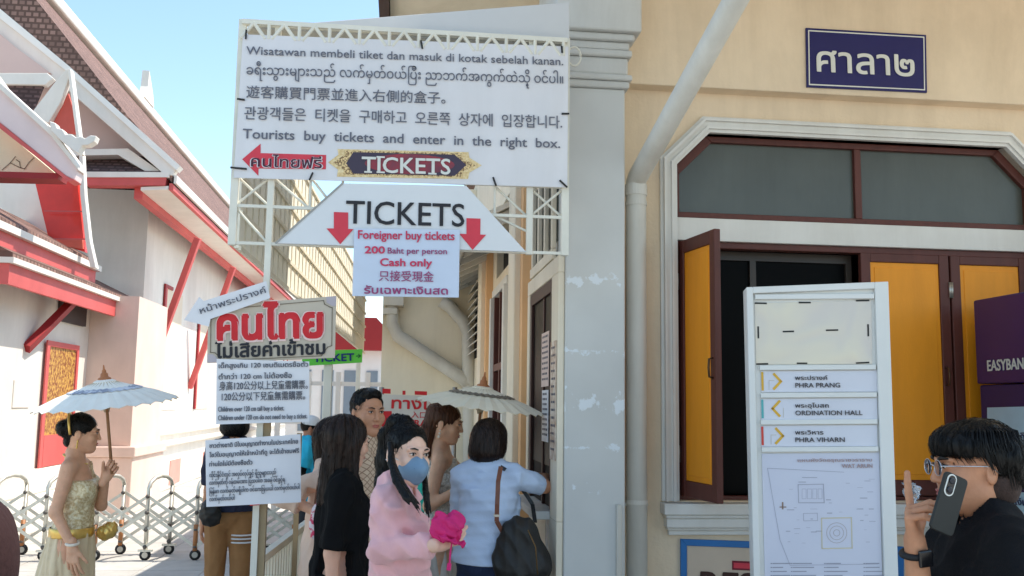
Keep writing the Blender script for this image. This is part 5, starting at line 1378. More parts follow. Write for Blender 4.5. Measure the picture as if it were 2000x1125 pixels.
def parasol(label, apex, hub, Y, rad, rise, axis, hand_px, cols, sd, grp):
    """paper parasol: layered cone of folded paper, bamboo ribs, handle, turned finial"""
    A = at(*apex, Y); ax = Vector(axis).normalized(); q = Vector((0, 0, 1)).rotation_difference(ax).to_matrix()
    t = thing('parasol', label, 'parasol', at(*hand_px, Y), group=grp)
    n = 28; m = MB(); prof = [(.012, 0), (.07, -.03 * 1), (.16, -rise * .42), (.27, -rise * .70), (rad, -rise)]
    vs = []
    rings = [(.014, .0), (.06, -rise * .13), (.062, -rise * .17), (rad * .36, -rise * .36), (rad * .70, -rise * .66), (rad, -rise)]
    for i, (r, z) in enumerate(rings):
        for j in range(2 * n):
            a = math.pi * j / n; rr = r * (1.0 if j % 2 == 0 else 1 - .028 * r / rad); zz = z - (.0 if j % 2 == 0 else -.010 * r / rad)
            vs.append(A + q @ Vector((rr * math.cos(a), rr * math.sin(a), zz)))
    N = 2 * n; fs = [(i * N + j, i * N + (j + 1) % N, (i + 1) * N + (j + 1) % N, (i + 1) * N + j)[::-1] for i in range(len(rings) - 1) for j in range(N)]
    m.add(vs, fs); c = W('canopy', m, cols[0], t); so_ = c.modifiers.new('thickness', 'SOLIDIFY'); so_.thickness = .0025
    b = MB()                                            # darker printed band and brush marks, on the paper
    vb = []
    for (r, z) in ((rad * .40, -rise * .36), (rad * .52, -rise * .485)):
        z_ = -rise * (.36 + (.66 - .36) * (r / rad - .36) / .34)
        for j in range(N):
            a = math.pi * j / n; rr = r * (1.0 if j % 2 == 0 else 1 - .028 * r / rad); zz = z_ + (.0 if j % 2 == 0 else .010 * r / rad) + .004
            vb.append(A + q @ Vector((rr * math.cos(a), rr * math.sin(a), zz)))
    b.add(vb, [(j, (j + 1) % N, N + (j + 1) % N, N + j)[::-1] for j in range(N)]); W('printed_band', b, cols[1], t)
    rb = MB(); hubp = A + q @ Vector((0, 0, -rise * 1.05))
    for j in range(n):
        a = 2 * math.pi * j / n
        p = [A + q @ Vector((r * math.cos(a), r * math.sin(a), z - .004)) for r, z in rings]
        rb.tube([p[0], p[3], p[4], p[5]], .0024, 5); mid = p[3].lerp(p[4], .5); rb.tube([hubp, mid], .002, 5)
    W('ribs', rb, cols[2], t)
    hu = MB(); hu.lathe([(0, -rise * 1.3), (.014, -rise * 1.3), (.018, -rise * 1.16), (.032, -rise * 1.06), (.034, -rise * .98), (.012, -rise * .9), (0, -rise * .9)], A, 16); 
    hu.v = [tuple(A + q @ (Vector(v) - A)) for v in hu.v]; W('hub', hu, cols[2], t, smooth=True)
    H = at(*hand_px, Y); hd = MB(); hd.tube([A, H], .0085, 10); W('handle', hd, M('bamboo_handle', lin((150, 108, 74)), .5, .15, 20), t, smooth=True)
    fi = MB(); fi.lathe([(0, .075), (.004, .07), (.006, .05), (.012, .04), (.012, .03), (.02, .024), (.022, .006), (.034, .0), (.04, -.014), (.02, -.02)], A, 16)
    fi.v = [tuple(A + q @ (Vector(v) - A)) for v in fi.v]; W('finial', fi, M('finial_wood', lin((176, 112, 70)), .5, .12, 20), t, smooth=True)
    return t

goldc = M('gold_brocade', lin((198, 172, 126)), .42, .35, 70, .5, 90, metal=.25, rgb2=lin((234, 220, 184)), contrast=(.42, .58))
silk = M('cream_silk', lin((220, 196, 158)), .42, .06, 6, .1, 60, sheen=.3, crease=(5, .4, .02))
goldm = M('polished_gold', lin((224, 186, 104)), .32, .12, 30, metal=.7)
pearl = M('pearl', lin((236, 224, 206)), .25, .05, 20)

# --- the young woman in gold and cream under the white parasol
p = at(153, 900, 5.7)
f = Fig('young woman in gold sash and cream silk skirt walking under the white printed parasol', p.x, 5.7, R(92), 1.53, skin=M('skin_warm', lin((220, 168, 136)), .5, .09, 26, .12, 90, sub=.12), g=.96, w=.94)
f.head(yaw=10, pitch=4)
f.arm(-1, f.px(141, 1068, 5.53), (0, .4, -.2), up=.272, fo=.232); f.setHand(-1, f.dirw((.12, -.02, -1)), f.dirw((.2, 1, 0)), ((.25, .3, .2), (.2, .25, .15), (.25, .3, .2), (.3, .35, .2)), (.55, .4, .2), .12)
f.arm(1, f.px(206, 934, 5.66), (0.5, 0, -1)); f.setHand(1, f.dirw((.45, 0, .9)), f.dirw((.25, -1, 0)), ((.9, 1.1, .6), (1.0, 1.1, .6), (1.05, 1.1, .6), (1.1, 1.1, .6)), (.5, .7, .55))
f.build(); f.face()
k = f.k
f.vol('sash', [(q, .05) for q in f.torso(.012)], goldc, .007, [below(.96 * k), lambda X, Y, Z: np.minimum(Z - 1.295 * k + 0 * X, (Z - 1.255 * k) - 1.1 * X) + 0 * Y, lambda X, Y, Z: (np.abs(X) - .135 * k) + 0 * Y + 0 * Z], disp=[folds(4, .006, (40, 40, 60))])
sk = [(ecyl(vec(0, .07, .03), vec(.215, .25), vec(0, .01, .99 * k), vec(.128, .105)), .03)]
f.vol('skirt', sk, silk, .008, disp=[streaks(0, .03, .007, 11, .5, 3), folds(5, .006, (20, 20, 5))])
f.vol('skirt_pleat', [(ecyl(vec(-.0, -.14, .03), vec(.06, .035), vec(0, -.098, .96 * k), vec(.03, .02)), .02)], silk, .006, disp=[folds(9, .006, (90, 20, 3))])
f.vol('skirt_trim', [(ecyl(vec(0, .25, .03), vec(.035, .03), vec(0, .105, .95 * k), vec(.02, .012)), .02)], M('pale_lace', lin((232, 222, 204)), .6, .15, 60, .4, 60), .006, disp=[folds(8, .006, (60, 20, 60))])
m = MB(); m.lathe([(.0, -.026)] + [(1, -.026), (1.03, -.02), (1.03, .02), (1, .026)], (0, 0, 0), 36); m.v = [(x * .13 * 1.03, y * .112 * 1.03, z) if abs(x) + abs(y) > 0 else (x, y, z) for x, y, z in m.v]
m.v = [(x, y + .008, z + .975 * k) for x, y, z in m.v]; f.part('belt', m, goldm, True, headspace=False)
f.vol('belt_ornament', [(ell(vec(.02, -.175, .97 * k), (.05, .055, .045)), .02), (cap(vec(.02, -.16, .95 * k), vec(.02, -.2, 1.0 * k), .03), .02)], goldm, .006, disp=[folds(6, .008, (60, 60, 60))])
hb_ = f.vol('hair', [(q, .02) for q in hairshell(-.001)] + [(ell((0, .112, .022), (.052, .046, .052)), .012), (cap((0, .07, -.06), (0, .06, .0), .035), .03)], hairK, .0045, [], [facecut], [strand(3, .003)], True)
comb(f, hb_, 500, toward(f, (0, .1, .02)), 3)
m = MB(); m.tube([(.0 + .083 * math.cos(a), .072 + .0 * math.sin(a) + .02 * math.sin(a), .03 + .088 * math.sin(a)) for a in np.linspace(-.5, math.pi + .5, 22)], .008, 8); f.part('gold_hairband', m, goldm, True)
m = MB(); [m.ball((s_ * .083, .012, -.052 - .018 * j), (.006, .006, .011), 8, 6) for s_ in (-1, 1) for j in range(3)]; f.part('earring', m, goldm, True)
w_ = f.wr[-1]; m = MB(); m.tube([w_ + vec(.031 * math.cos(a), .031 * math.sin(a), .018 + .006 * math.cos(a)) for a in np.linspace(0, 6.2832, 20)], .008, 8); f.part('bracelet', m, pearl, True, headspace=False)
m = MB(); m.tube([vec(.066 * math.cos(a), .018 + .072 * math.sin(a), 1.42 + .03 * math.sin(a)) * k for a in np.linspace(0, 6.2832, 26)], .005, 6); f.part('necklace', m, goldm, True, headspace=False)
shoes(f, goldm)
pap = M('white_parasol_paper', lin((240, 234, 222)), .75, .06, 8, .1, 30); papb = M('grey_print_band', lin((150, 154, 168)), .75, .25, 14, rgb2=lin((206, 208, 216)), contrast=(.45, .52))
parasol('white printed paper parasol held by the young woman in the gold sash', (204, 738), 0, 5.63,   .388, .15, (-.10, -.10, 1), (219, 926), (pap, papb, M('parasol_ribs', lin((196, 180, 150)), .6, .1, 20)), 1, 'paper parasols')

# --- the second costumed woman, silver top, under the cream parasol
p = at(866, 900, 5.65)
f = Fig('woman in silver halter top and white skirt beneath the cream parasol', p.x, 5.65, R(84), 1.615, skin=M('skin_warm2', lin((226, 178, 146)), .5, .09, 26, .12, 90, sub=.12), g=.94, w=.92)
f.head(yaw=-8, pitch=10, roll=0)
f.arm(-1, f.px(903, 952, 5.42), (0.2, .6, -1)); f.setHand(-1, f.dirw((1, .1, .25)), f.dirw((0, 1, .3)), ((.6, .6, .4),) * 4)
f.arm(1, f.px(925, 880, 5.5), (0.6, 0, -1)); f.setHand(1, f.dirw((.3, 0, .95)), f.dirw((.2, -1, 0)), ((1.0, 1.1, .6),) * 4, (.5, .7, .5))
f.build(); f.face(); k = f.k
silv = M('silver_brocade', lin((168, 164, 152)), .4, .4, 60, .5, 80, metal=.2, rgb2=lin((222, 220, 210)), contrast=(.42, .58))
f.vol('halter_top', [(q, .05) for q in f.torso(.011)], silv, .007, [below(.96 * k), lambda X, Y, Z: np.minimum(Z - 1.29 * k, Z - 1.37 * k + .8 * np.maximum(0, np.abs(X) - .03)) + 0 * Y - .0 * Z, ], disp=[folds(4, .005, (60, 60, 60))])
f.vol('skirt', [(ecyl(vec(0, .02, .03), vec(.2, .2), vec(0, .01, .98 * k), vec(.126, .104)), .03)], M('white_silk', lin((218, 212, 204)), .45, .06, 6, .1, 60), .008, disp=[streaks(0, .02, .008, 12, .4, 5)])
f.vol('sash_tail', [(cap(vec(-.09, .1, 1.02 * k), vec(-.12, .14, .7 * k), .022, .035), .02), (cap(vec(-.1, .1, 1.0 * k), vec(-.16, .1, .62 * k), .015, .03), .02)], M('sheer_silver', lin((204, 202, 194)), .5, .12, 40), .006, disp=[folds(9, .006, (60, 60, 10))])
m = MB(); m.lathe([(1, -.024), (1.03, -.02), (1.03, .02), (1, .024)], (0, 0, 0), 36); m.v = [(x * .132, y * .111 + .008, z + .985 * k) for x, y, z in m.v]; f.part('belt', m, M('pale_gold_belt', lin((214, 196, 158)), .35, .2, 40, metal=.5), True, headspace=False)
hv_ = f.vol('hair', [(q, .02) for q in hairshell(.001)] + [(cap((0, .08, .05), (0, .1, -.1), .06, .052), .03), (cap((.03, .1, -.08), (.03, .1, -.2), .05, .04), .03), (cap((-.03, .1, -.08), (-.04, .085, -.21), .05, .035), .03), (cap((.06, .03, -.06), (.075, .0, -.2), .03, .02), .02), (ell((0, .07, .11), (.035, .04, .03)), .02)], hairR, .0045, [], [facecut], [strand(7, .006)], True)
comb(f, hv_, 420, down, 5, L=.07)
m = MB(); [m.ball((s_ * .086, .012, -.045 - .02 * j), (.006 + .002 * j,) * 3, 8, 6) for s_ in (-1, 1) for j in range(3)]; f.part('earring', m, pearl, True)
shoes(f, goldm)
cp = M('cream_parasol_paper', lin((238, 226, 202)), .75, .06, 8, .1, 30); cpb = M('brown_grey_band', lin((128, 116, 100)), .75, .2, 14)
parasol('cream paper parasol with a grey brown band held over the queue at the counter', (944, 752), 0, 5.32, .365, .125, (.11, -.05, 1), (927, 905), (cp, cpb, MATS['parasol_ribs']), 2, 'paper parasols')

# --- blue shirted woman at the counter, back to the camera
p = at(957, 900, 5.0)
f = Fig('woman in pale blue shirt and bobbed hair reaching into the ticket counter', p.x, 5.0, R(150), 1.535, skin=M('skin_warm3', lin((206, 150, 116)), .5, .09, 26, .12, 90, sub=.12), g=1.12, w=1.02)
f.head(yaw=-12, pitch=6)
f.arm(-1, np.array(f.Mi @ Vector((XW - .03, 5.22, 1.225))), (-.4, .2, -1)); f.el[-1] = f.px(1064, 950, 4.99); f.setHand(-1, f.dirw((1, .5, -.05)), f.dirw((0, .2, -1)), ((.3, .4, .2),) * 4)
f.arm(1, vec(.10, -.28, 1.02) * f.k, (1, .3, -.4)); f.build(); f.face(); k = f.k
blu = M('pale_blue_cotton', lin((200, 216, 240)), .8, .06, 6, .2, 200, crease=(7, .6, .03))
top(f, blu, hem=.90, o=.020, sleeve=.88, sl_o=.022, loose=.012, seed=15, amp=.010, neck=.066, fold_f=(18, 18, 30))
m = MB(); ring = [(.068 * math.cos(a), .018 + .064 * math.sin(a), 1.425 + .022 * math.sin(a)) for a in np.linspace(0, 6.2832, 32)]
m.add([vec(*q) * k for q in ring] + [vec(q[0] * 1.22, q[1] * 1.3, q[2] - .035) * k for q in ring] + [vec(q[0] * 1.03, q[1] * 1.03, q[2] + .012) * k for q in ring], [(j, (j + 1) % 32, 32 + (j + 1) % 32, 32 + j)[::-1] for j in range(31)] + [(j, (j + 1) % 32, 64 + (j + 1) % 32, 64 + j) for j in range(31)] + [(64 + j, 64 + (j + 1) % 32, 32 + (j + 1) % 32, 32 + j)[::-1] for j in range(31)])
f.part('collar', m, blu, True, headspace=False)
trousers(f, M('dark_denim', lin((38, 52, 84)), .8, .15, 40, .2, 150), zt=.99, o=.02, seed=13)
hv_ = f.vol('hair', [(ell((0, .022, .028), (.098, .112, .104)), .02), (ell((0, .03, -.035), (.108, .11, .10)), .03), (ell((0, .05, -.08), (.1, .085, .055)), .03)], hairB, .0045, [lambda X, Y, Z: -Z - .132 + 0 * X + 0 * Y], [ell((0, -.092, -.06), (.07, .08, .13))], [strand(17, .006)], True)
comb(f, hv_, 420, down, 5, L=.07)
shoes(f, black)
# her bag
bag = thing('shoulder_bag', 'slouchy black bag with brown leather strap on the woman in pale blue', 'bag', (0, 0, 0), local=True)
leat = M('black_nylon', (.016, .015, .014), .45, .2, 20, .25, 60); strp = M('brown_leather_strap', lin((122, 76, 58)), .5, .15, 30)
BY = 4.80
b0 = np.array(at(1018, 1075, BY)); 
def bagvol(nm, prims, mat, h, disp=(), cuts=(), parent=bag):
    lo = np.min([q[0][0] for q in prims], 0) - .025; hi = np.max([q[0][1] for q in prims], 0) + .025; Gd = Grid(lo, hi, h)
    for q, kk in prims: Gd.add(q, kk)
    for d in disp: Gd.disp(d)
    for c_ in cuts: Gd.cut(c_)
    V, F = Gd.mesh(1); return link(nm, V, F, mat, parent, True)
bo = bagvol('bag_body', [(ell(b0 + vec(.0, 0, -.05), (.15, .085, .13)), .03), (ell(b0 + vec(-.01, 0, .05), (.115, .06, .11)), .04), (cap(b0 + vec(.06, -.01, -.06), b0 + vec(.1, 0, -.1), .05), .03)], leat, .006, [folds(21, .016, (30, 20, 14))])
m = MB(); m.tube([at(1031, 1035, BY - .1), at(1046, 1068, BY - .115), at(1050, 1122, BY - .1)], .003, 6); link('zip', [tuple(v) for v in m.v], m.f, M('brass_zip', lin((130, 100, 60)), .4, .1, 30, metal=.6), bag, True)
m = MB(); P_ = [at(978, 912, BY + .02), at(973, 940, BY - .035), at(971, 985, BY - .05), at(970, 1018, BY - .03), at(985, 1045, BY)]
for a, b in zip(P_, P_[1:]): m.bar(a, b, .022, .006, up=(0, 1, 0))
link('strap', [tuple(v) for v in m.v], m.f, strp, bag)
m = MB(); P_ = [at(978, 912, BY + .02), at(1000, 925, BY + .2), at(1040, 985, BY + .15), at(1045, 1020, BY + .03)]
for a, b in zip(P_, P_[1:]): m.bar(a, b, .02, .006, up=(0, 1, 0))
link('strap', [tuple(v) for v in m.v], m.f, leat, bag)
m = MB(); c_ = at(970, 1006, BY - .035); m.box(c_.x - .014, c_.y - .006, c_.z - .008, c_.x + .014, c_.y + .006, c_.z + .008); link('buckle', [tuple(v) for v in m.v], m.f, galv, bag)

# --- pink sweater woman with the blue mask
p = at(784, 900, 3.5)
f = Fig('woman in pink sweater and blue face mask turning to the camera, black ponytail', p.x, 3.5, R(78), 1.545, skin=M('skin_fair', lin((230, 186, 162)), .5, .08, 26, .12, 90, sub=.12), g=.84, w=.82)
f.head(yaw=-46, pitch=4, roll=3, off=(0, -.01, 0))
f.sh[-1] = f.sh[-1] + vec(0, 0, .03); f.sh[1] = f.sh[1] + vec(0, 0, .03)
f.arm(-1, f.px(857, 1064, 3.27), (0.1, .5, -1)); f.wr[-1] = f.px(857, 1064, 3.27); f.el[-1] = f.px(748, 1074, 3.36)
f.setHand(-1, f.dirw((.62, .78, -.02)), f.dirw((-.1, .1, 1)), ((.7, 1.0, .6), (.75, 1.0, .6), (.8, 1.0, .6), (.85, 1.0, .6)), (.5, .5, .5))
f.arm(1, f.sh[1] + vec(.04, -.06, -.47), (.4, .5, -1))
f.build(); f.face(lips=False); k = f.k
pk = M('pink_knit', lin((236, 180, 182)), .9, .06, 10, .35, 260, sheen=.3, crease=(6, .9, .05))
top(f, pk, hem=.72, o=.016, sleeve=1.93, sl_o=.017, loose=.008, seed=31, amp=.018, neck=.06, fold_f=(26, 26, 34))
trousers(f, M('olive_trousers', lin((92, 78, 50)), .8, .1, 20), zt=.95, o=.02, seed=32)
msk = M('slate_blue_mask', lin((118, 146, 170)), .75, .04, 20, .1, 90)
mk_ = f.vol('face_mask', [(ell((0, -.055, -.052), (.063, .060, .058)), .02), (cap((0, -.098, -.022), (0, -.112, -.052), .012, .02), .03), (cap((0, -.112, -.052), (0, -.09, -.098), .02, .014), .03)], msk, .0035, [lambda X, Y, Z: Z + .008 + .35 * np.abs(X) * 1.0 - .018 + 0 * Y, lambda X, Y, Z: Y + .012 + 0 * X + 0 * Z], [], [], True, k=.02)
m = MB(); m.tube([(-.034, -.112, -.048), (0, -.1335, -.045), (.034, -.112, -.048)], .0022, 6); f.part('mask_seam', m, M('mask_seam', lin((70, 100, 130)), .8), True, parent=None)
m = MB()
for s_ in (-1, 1): m.tube([(s_ * .055, -.055, -.03), (s_ * .075, -.01, -.015), (s_ * .082, .02, .0)], .0018, 6); m.tube([(s_ * .05, -.05, -.075), (s_ * .074, -.005, -.04), (s_ * .082, .025, -.03)], .0018, 6)
f.part('mask_loop', m, M('mask_loop', lin((200, 208, 216)), .7), True)
pn_ = [np.array(f.Mi @ at(u, v, y)) for u, v, y in ((772, 826, 3.56), (760, 852, 3.62), (756, 900, 3.62), (752, 950, 3.60), (750, 990, 3.58))]
hs_ = f.vol('hair', [(q, .02) for q in hairshell(-.004)] + [(ell((0, .05, .115), (.034, .038, .032)), .02)], hairK, .0042, [], [ell((0, -.092, -.03), (.073, .066, .112))], [strand(33, .003)], True)
comb(f, hs_, 600, toward(f, (0, .05, .13)), 6)
pr_ = [(cap(a, b, r0, r1), .02) for (a, b, r0, r1) in zip(pn_, pn_[1:], (.028, .036, .038, .036), (.036, .038, .036, .022))]
pr_ += [(cap(pn_[0], f.hp((0, .05, .118)), .03, .03), .02)]
hp_ = f.vol('ponytail', pr_, hairK, .006, [], [], [folds(35, .008, (110, 110, 8), 6)])
comb(f, hp_, 420, down, 7, L=.09)
fr_ = [np.array(f.Mi @ at(u, v, y)) for u, v, y in ((762, 868, 3.44), (766, 905, 3.39), (780, 940, 3.34), (800, 972, 3.31), (818, 1000, 3.30))]
def lock(F_, rows, sd, r, spread, tip=.5):
    rnd = random.Random(sd); pr = []
    for j in range(7):
        o = vec(rnd.gauss(0, spread), rnd.gauss(0, spread * .5), 0); q = [p_ + o * min(1, i * .5) * (1 if i < len(rows) - 1 else 1.5) + vec(0, 0, rnd.uniform(-.02, .02) if i == len(rows) - 1 else 0) for i, p_ in enumerate(rows)]
        rr = [r] * (len(q) - 1) + [r * tip * .4]
        pr += [(cap(a, b, x, y), .006) for a, b, x, y in zip(q, q[1:], rr, rr[1:])]
    return F_.vol('front_lock', pr, hairK, .0035, [], [], [folds(sd, .002, (160, 160, 10), 6)])
lock(f, fr_, 36, .0075, .011)
fr_ = [np.array(f.Mi @ at(u, v, y)) for u, v, y in ((829, 925, 3.50), (832, 965, 3.42), (836, 1012, 3.38))]
lock(f, fr_, 37, .007, .009)
shoes(f, black)
# the magenta folded hat with a ribbon in her hand
mg = M('magenta_fabric', lin((206, 34, 108)), .7, .12, 14, .2, 60)
bd = thing('folded_hat', 'crumpled magenta fabric hat with dangling ribbon in the hand of the woman in pink', 'hat', (0, 0, 0), local=True)
c0 = np.array(at(874, 1036, 3.25)); pr_ = []; rnd = random.Random(8)
for a, rr, dz in ((-.9, .032, .0), (-.2, .035, .03), (.5, .03, .02), (1.2, .03, -.01), (2.0, .03, -.02), (2.8, .034, .005), (3.6, .026, .045)):
    M3 = Matrix.Rotation(a, 3, 'Y') @ Matrix.Rotation(rnd.uniform(-.8, .8), 3, 'X')
    pr_.append((ell(c0 + vec(.028 * math.cos(a), rnd.uniform(-.02, .02), dz + .012 * math.sin(a)), (rr, .012, rr * 1.15), M3), .004))
bagvol('crown', pr_ + [(ell(c0 + vec(0, .01, -.005), (.042, .03, .036)), .008)], mg, .0032, [folds(41, .008, (70, 70, 70))], parent=bd)
bagvol('brim', [(ell(c0 + vec(.01, .0, -.03), (.052, .045, .012), Matrix.Rotation(.35, 3, 'Y')), .01)], mg, .0032, [folds(42, .012, (60, 60, 60))], parent=bd)
m = MB(); P_ = [at(884, 1052, 3.24), at(880, 1075, 3.235), at(878, 1100, 3.235), at(876, 1114, 3.235)]
for a, b, ww in zip(P_, P_[1:], (.005, .006, .014)): m.bar(a, b, ww, .003, up=(0, 1, 0))
link('ribbon', [tuple(v) for v in m.v], m.f, mg, bd)

# --- long haired woman in black
p = at(673, 900, 4.25)
f = Fig('woman in black tee with long straight dark hair queueing with her back half turned', p.x, 4.25, R(98), 1.555, skin=M('skin_fair2', lin((222, 172, 146)), .5, .08, 26, .12, 90, sub=.12), g=.92, w=.88)
f.head(yaw=22, pitch=8)
f.arm(-1, f.sh[-1] + vec(-.03, .03, -.49), (0, .5, -.3)); f.build(); f.face(); k = f.k
blk = M('black_cotton', (.006, .006, .0065), .9, .15, 10, .2, 150, spec=.14, crease=(6, .6, .03))
top(f, blk, hem=.80, o=.016, sleeve=.95, sl_o=.022, loose=.016, seed=51, amp=.013)
trousers(f, blk, zt=.95, o=.035, seed=52)
hq = f.headc
hv_ = f.vol('hair', [(ell((0, .02, .03), (.09, .108, .1)), .02), (cap((0, .045, .02), (0, .045, -.28), .078, .06), .04), (cap((-.055, .01, -.02), (-.066, -.03, -.3), .042, .038), .03), (cap((.055, .01, -.02), (.06, -.03, -.3), .042, .036), .03), (cap((-.045, .02, -.25), (-.055, -.02, -.37), .05, .022), .03), (cap((.03, .03, -.25), (.03, .02, -.36), .05, .024), .03), (cap((-.06, -.03, -.2), (-.07, -.075, -.4), .03, .016), .02)], hairB, .005, [], [ell((0, -.1, -.07), (.062, .08, .16))], [strand(53, .0035), streaks(0, .04, .004, 17, 1.2, 5)], True)
comb(f, hv_, 420, down, 5, L=.07)
shoes(f, black)

# --- smiling man in the patterned shirt
p = at(712, 900, 5.05)
f = Fig('short haired man in beige patterned shirt and tan trousers standing in the queue', p.x, 5.05, R(58), 1.685, True, M('skin_tan2', lin((206, 150, 118)), .48, .09, 26, .12, 90, sub=.1), g=1.05, w=.92)
f.head(yaw=-28, pitch=3); f.build(); f.face(); k = f.k
def patterned():
    m = M('beige_pattern_shirt', lin((196, 170, 144)), .8, .05, 6, .1, 90); n = m.node_tree.nodes; l = m.node_tree.links; b = n['Principled BSDF']
    tc = n.new('ShaderNodeTexCoord'); mp = n.new('ShaderNodeMapping'); mp.inputs['Rotation'].default_value = (0, R(45), 0); mp.inputs['Scale'].default_value = (44, 0.01, 44); l.new(tc.outputs['Object'], mp.inputs[0])
    ck = n.new('ShaderNodeTexBrick'); ck.inputs['Color1'].default_value = (*lin((222, 198, 170)), 1); ck.inputs['Color2'].default_value = (*lin((206, 178, 152)), 1); ck.inputs['Mortar'].default_value = (*lin((156, 124, 104)), 1)
    ck.inputs['Scale'].default_value = 1.0; ck.inputs['Mortar Size'].default_value = .09; ck.inputs['Brick Width'].default_value = 1; ck.inputs['Row Height'].default_value = 1; ck.offset = 0
    mp2 = n.new('ShaderNodeMapping'); 
    sx = n.new('ShaderNodeSeparateXYZ'); cx = n.new('ShaderNodeCombineXYZ'); l.new(mp.outputs[0], sx.inputs[0]); l.new(sx.outputs[0], cx.inputs[0]); l.new(sx.outputs[2], cx.inputs[1]); l.new(cx.outputs[0], ck.inputs['Vector'])
    l.new(ck.outputs[0], b.inputs['Base Color']); return m
top(f, patterned(), hem=.80, o=.026, sleeve=.95, sl_o=.03, loose=.03, seed=61, amp=.013)
trousers(f, M('tan_trousers', lin((150, 104, 56)), .8, .08, 20), zt=.95, o=.03, seed=62)
hv_ = f.vol('hair', [(ell((0, .024, .034), (.081, .099, .095)), .02), (ell((0, -.03, .095), (.05, .045, .026)), .02)], hairK, .0042, [lambda X, Y, Z: -(Z + .05 - .9 * np.maximum(0, .03 - Y)) + 0 * X], [ell((0, -.1, -.0), (.085, .072, .088))], [folds(63, .005, (90, 90, 90), 6)], True)
comb(f, hv_, 420, down, 5, L=.07)
shoes(f, black)

# --- woman in cream half hidden behind the woman in black, with a bright bag
p = at(652, 900, 4.85)
f = Fig('person in cream long sleeved top mostly hidden behind the woman in black', p.x, 4.8, R(95), 1.54, g=.9, w=.85)
f.head(yaw=0); f.arm(-1, f.px(620, 1000, 4.62), (0, .6, -.3)); f.build(); f.face(); k = f.k
top(f, M('cream_blouse', lin((226, 196, 176)), .8, .05, 8, .15, 120), hem=.85, o=.022, sleeve=1.6, sl_o=.022, loose=.02, seed=71, amp=.012)
trousers(f, M('grey_trousers', lin((96, 92, 96)), .8, .1, 20), zt=.95, seed=72)
hv_ = f.vol('hair', [(q, .02) for q in hairshell(.002)] + [(cap((0, .06, .0), (0, .06, -.16), .07, .05), .03)], hairB, .005, [], [facecut], [strand(73, .004)], True)
comb(f, hv_, 420, down, 5, L=.07)
shoes(f, black)
bg_ = thing('small_bag', 'small pink and white patterned bag carried behind the woman in black', 'bag', (0, 0, 0), local=True)
c0 = np.array(at(622, 1018, 4.6)); bagvol('bag_body', [(ell(c0, (.045, .03, .09)), .02)], M('pink_patterned_fabric', lin((210, 60, 100)), .7, .3, 40, rgb2=lin((232, 220, 226)), contrast=(.46, .54)), .006, [folds(75, .008, (40, 40, 40))], parent=bg_)
m = MB(); m.tube([c0 + vec(-.02, 0, .08), c0 + vec(-.01, 0, .2), c0 + vec(.02, 0, .08)], .005, 6); link('strap', [tuple(v) for v in m.v], m.f, strp, bg_)

# --- teal shirted child further in
p = at(824, 900, 6.9)
f = Fig('child in teal shirt and black skirt standing beyond the woman with the mask', p.x, 6.9, R(120), 1.34, g=1.05, w=1.0)
f.head(); f.build(h=.011); f.face()
top(f, M('teal_cotton', lin((48, 178, 160)), .8, .06, 8), hem=1.08, o=.03, sleeve=.95, sl_o=.035, loose=.03, seed=81, h=.009)
trousers(f, blk, zt=1.12, o=.05, seed=82, h=.011)
hv_ = f.vol('hair', [(q, .02) for q in hairshell(.002)] + [(cap((0, .06, .0), (0, .07, -.12), .07, .06), .03)], hairK, .006, [], [facecut], [strand(83, .004)], True)
comb(f, hv_, 420, down, 5, L=.07)
shoes(f, black)

# --- cyan shirted person out in the court
p = at(604, 900, 9.3)
f = Fig('person in cyan polo, black arm sleeves and white cap out in the sunny court', p.x, 9.3, R(95), 1.47, True, skinC, g=1.05, w=.85)
f.head(pitch=6); f.arm(-1, f.px(609, 965, 9.1), (0, .6, -.3)); f.build(h=.011); f.face(); k = f.k
top(f, M('cyan_polo', lin((40, 178, 210)), .75, .06, 8), hem=.80, o=.03, sleeve=.75, sl_o=.03, loose=.04, seed=91, h=.009)
f.vol('arm_sleeve', [(q, .02) for q in f.armp(-1, .008, .8, 1.9) + f.armp(1, .008, .8, 1.9)], blk, .008)
trousers(f, M('charcoal_trousers', (.02, .02, .024), .8, .1, 20), zt=.95, o=.03, seed=92, h=.011)
hv_ = f.vol('hair', [(ell((0, .022, .03), (.082, .1, .094)), .02)], hairK, .006, [lambda X, Y, Z: -(Z + .05) + 0 * X + 0 * Y], [facecut], [], True)
comb(f, hv_, 420, down, 5, L=.07)
f.vol('cap', [(ell((0, .012, .05), (.09, .108, .09)), .02), (ell((0, -.13, .045), (.07, .07, .01)), .02)], M('white_cap', lin((220, 220, 220)), .7), .006, [lambda X, Y, Z: -(Z - .03) + 0 * X + 0 * Y], headspace=True); shoes(f, black)

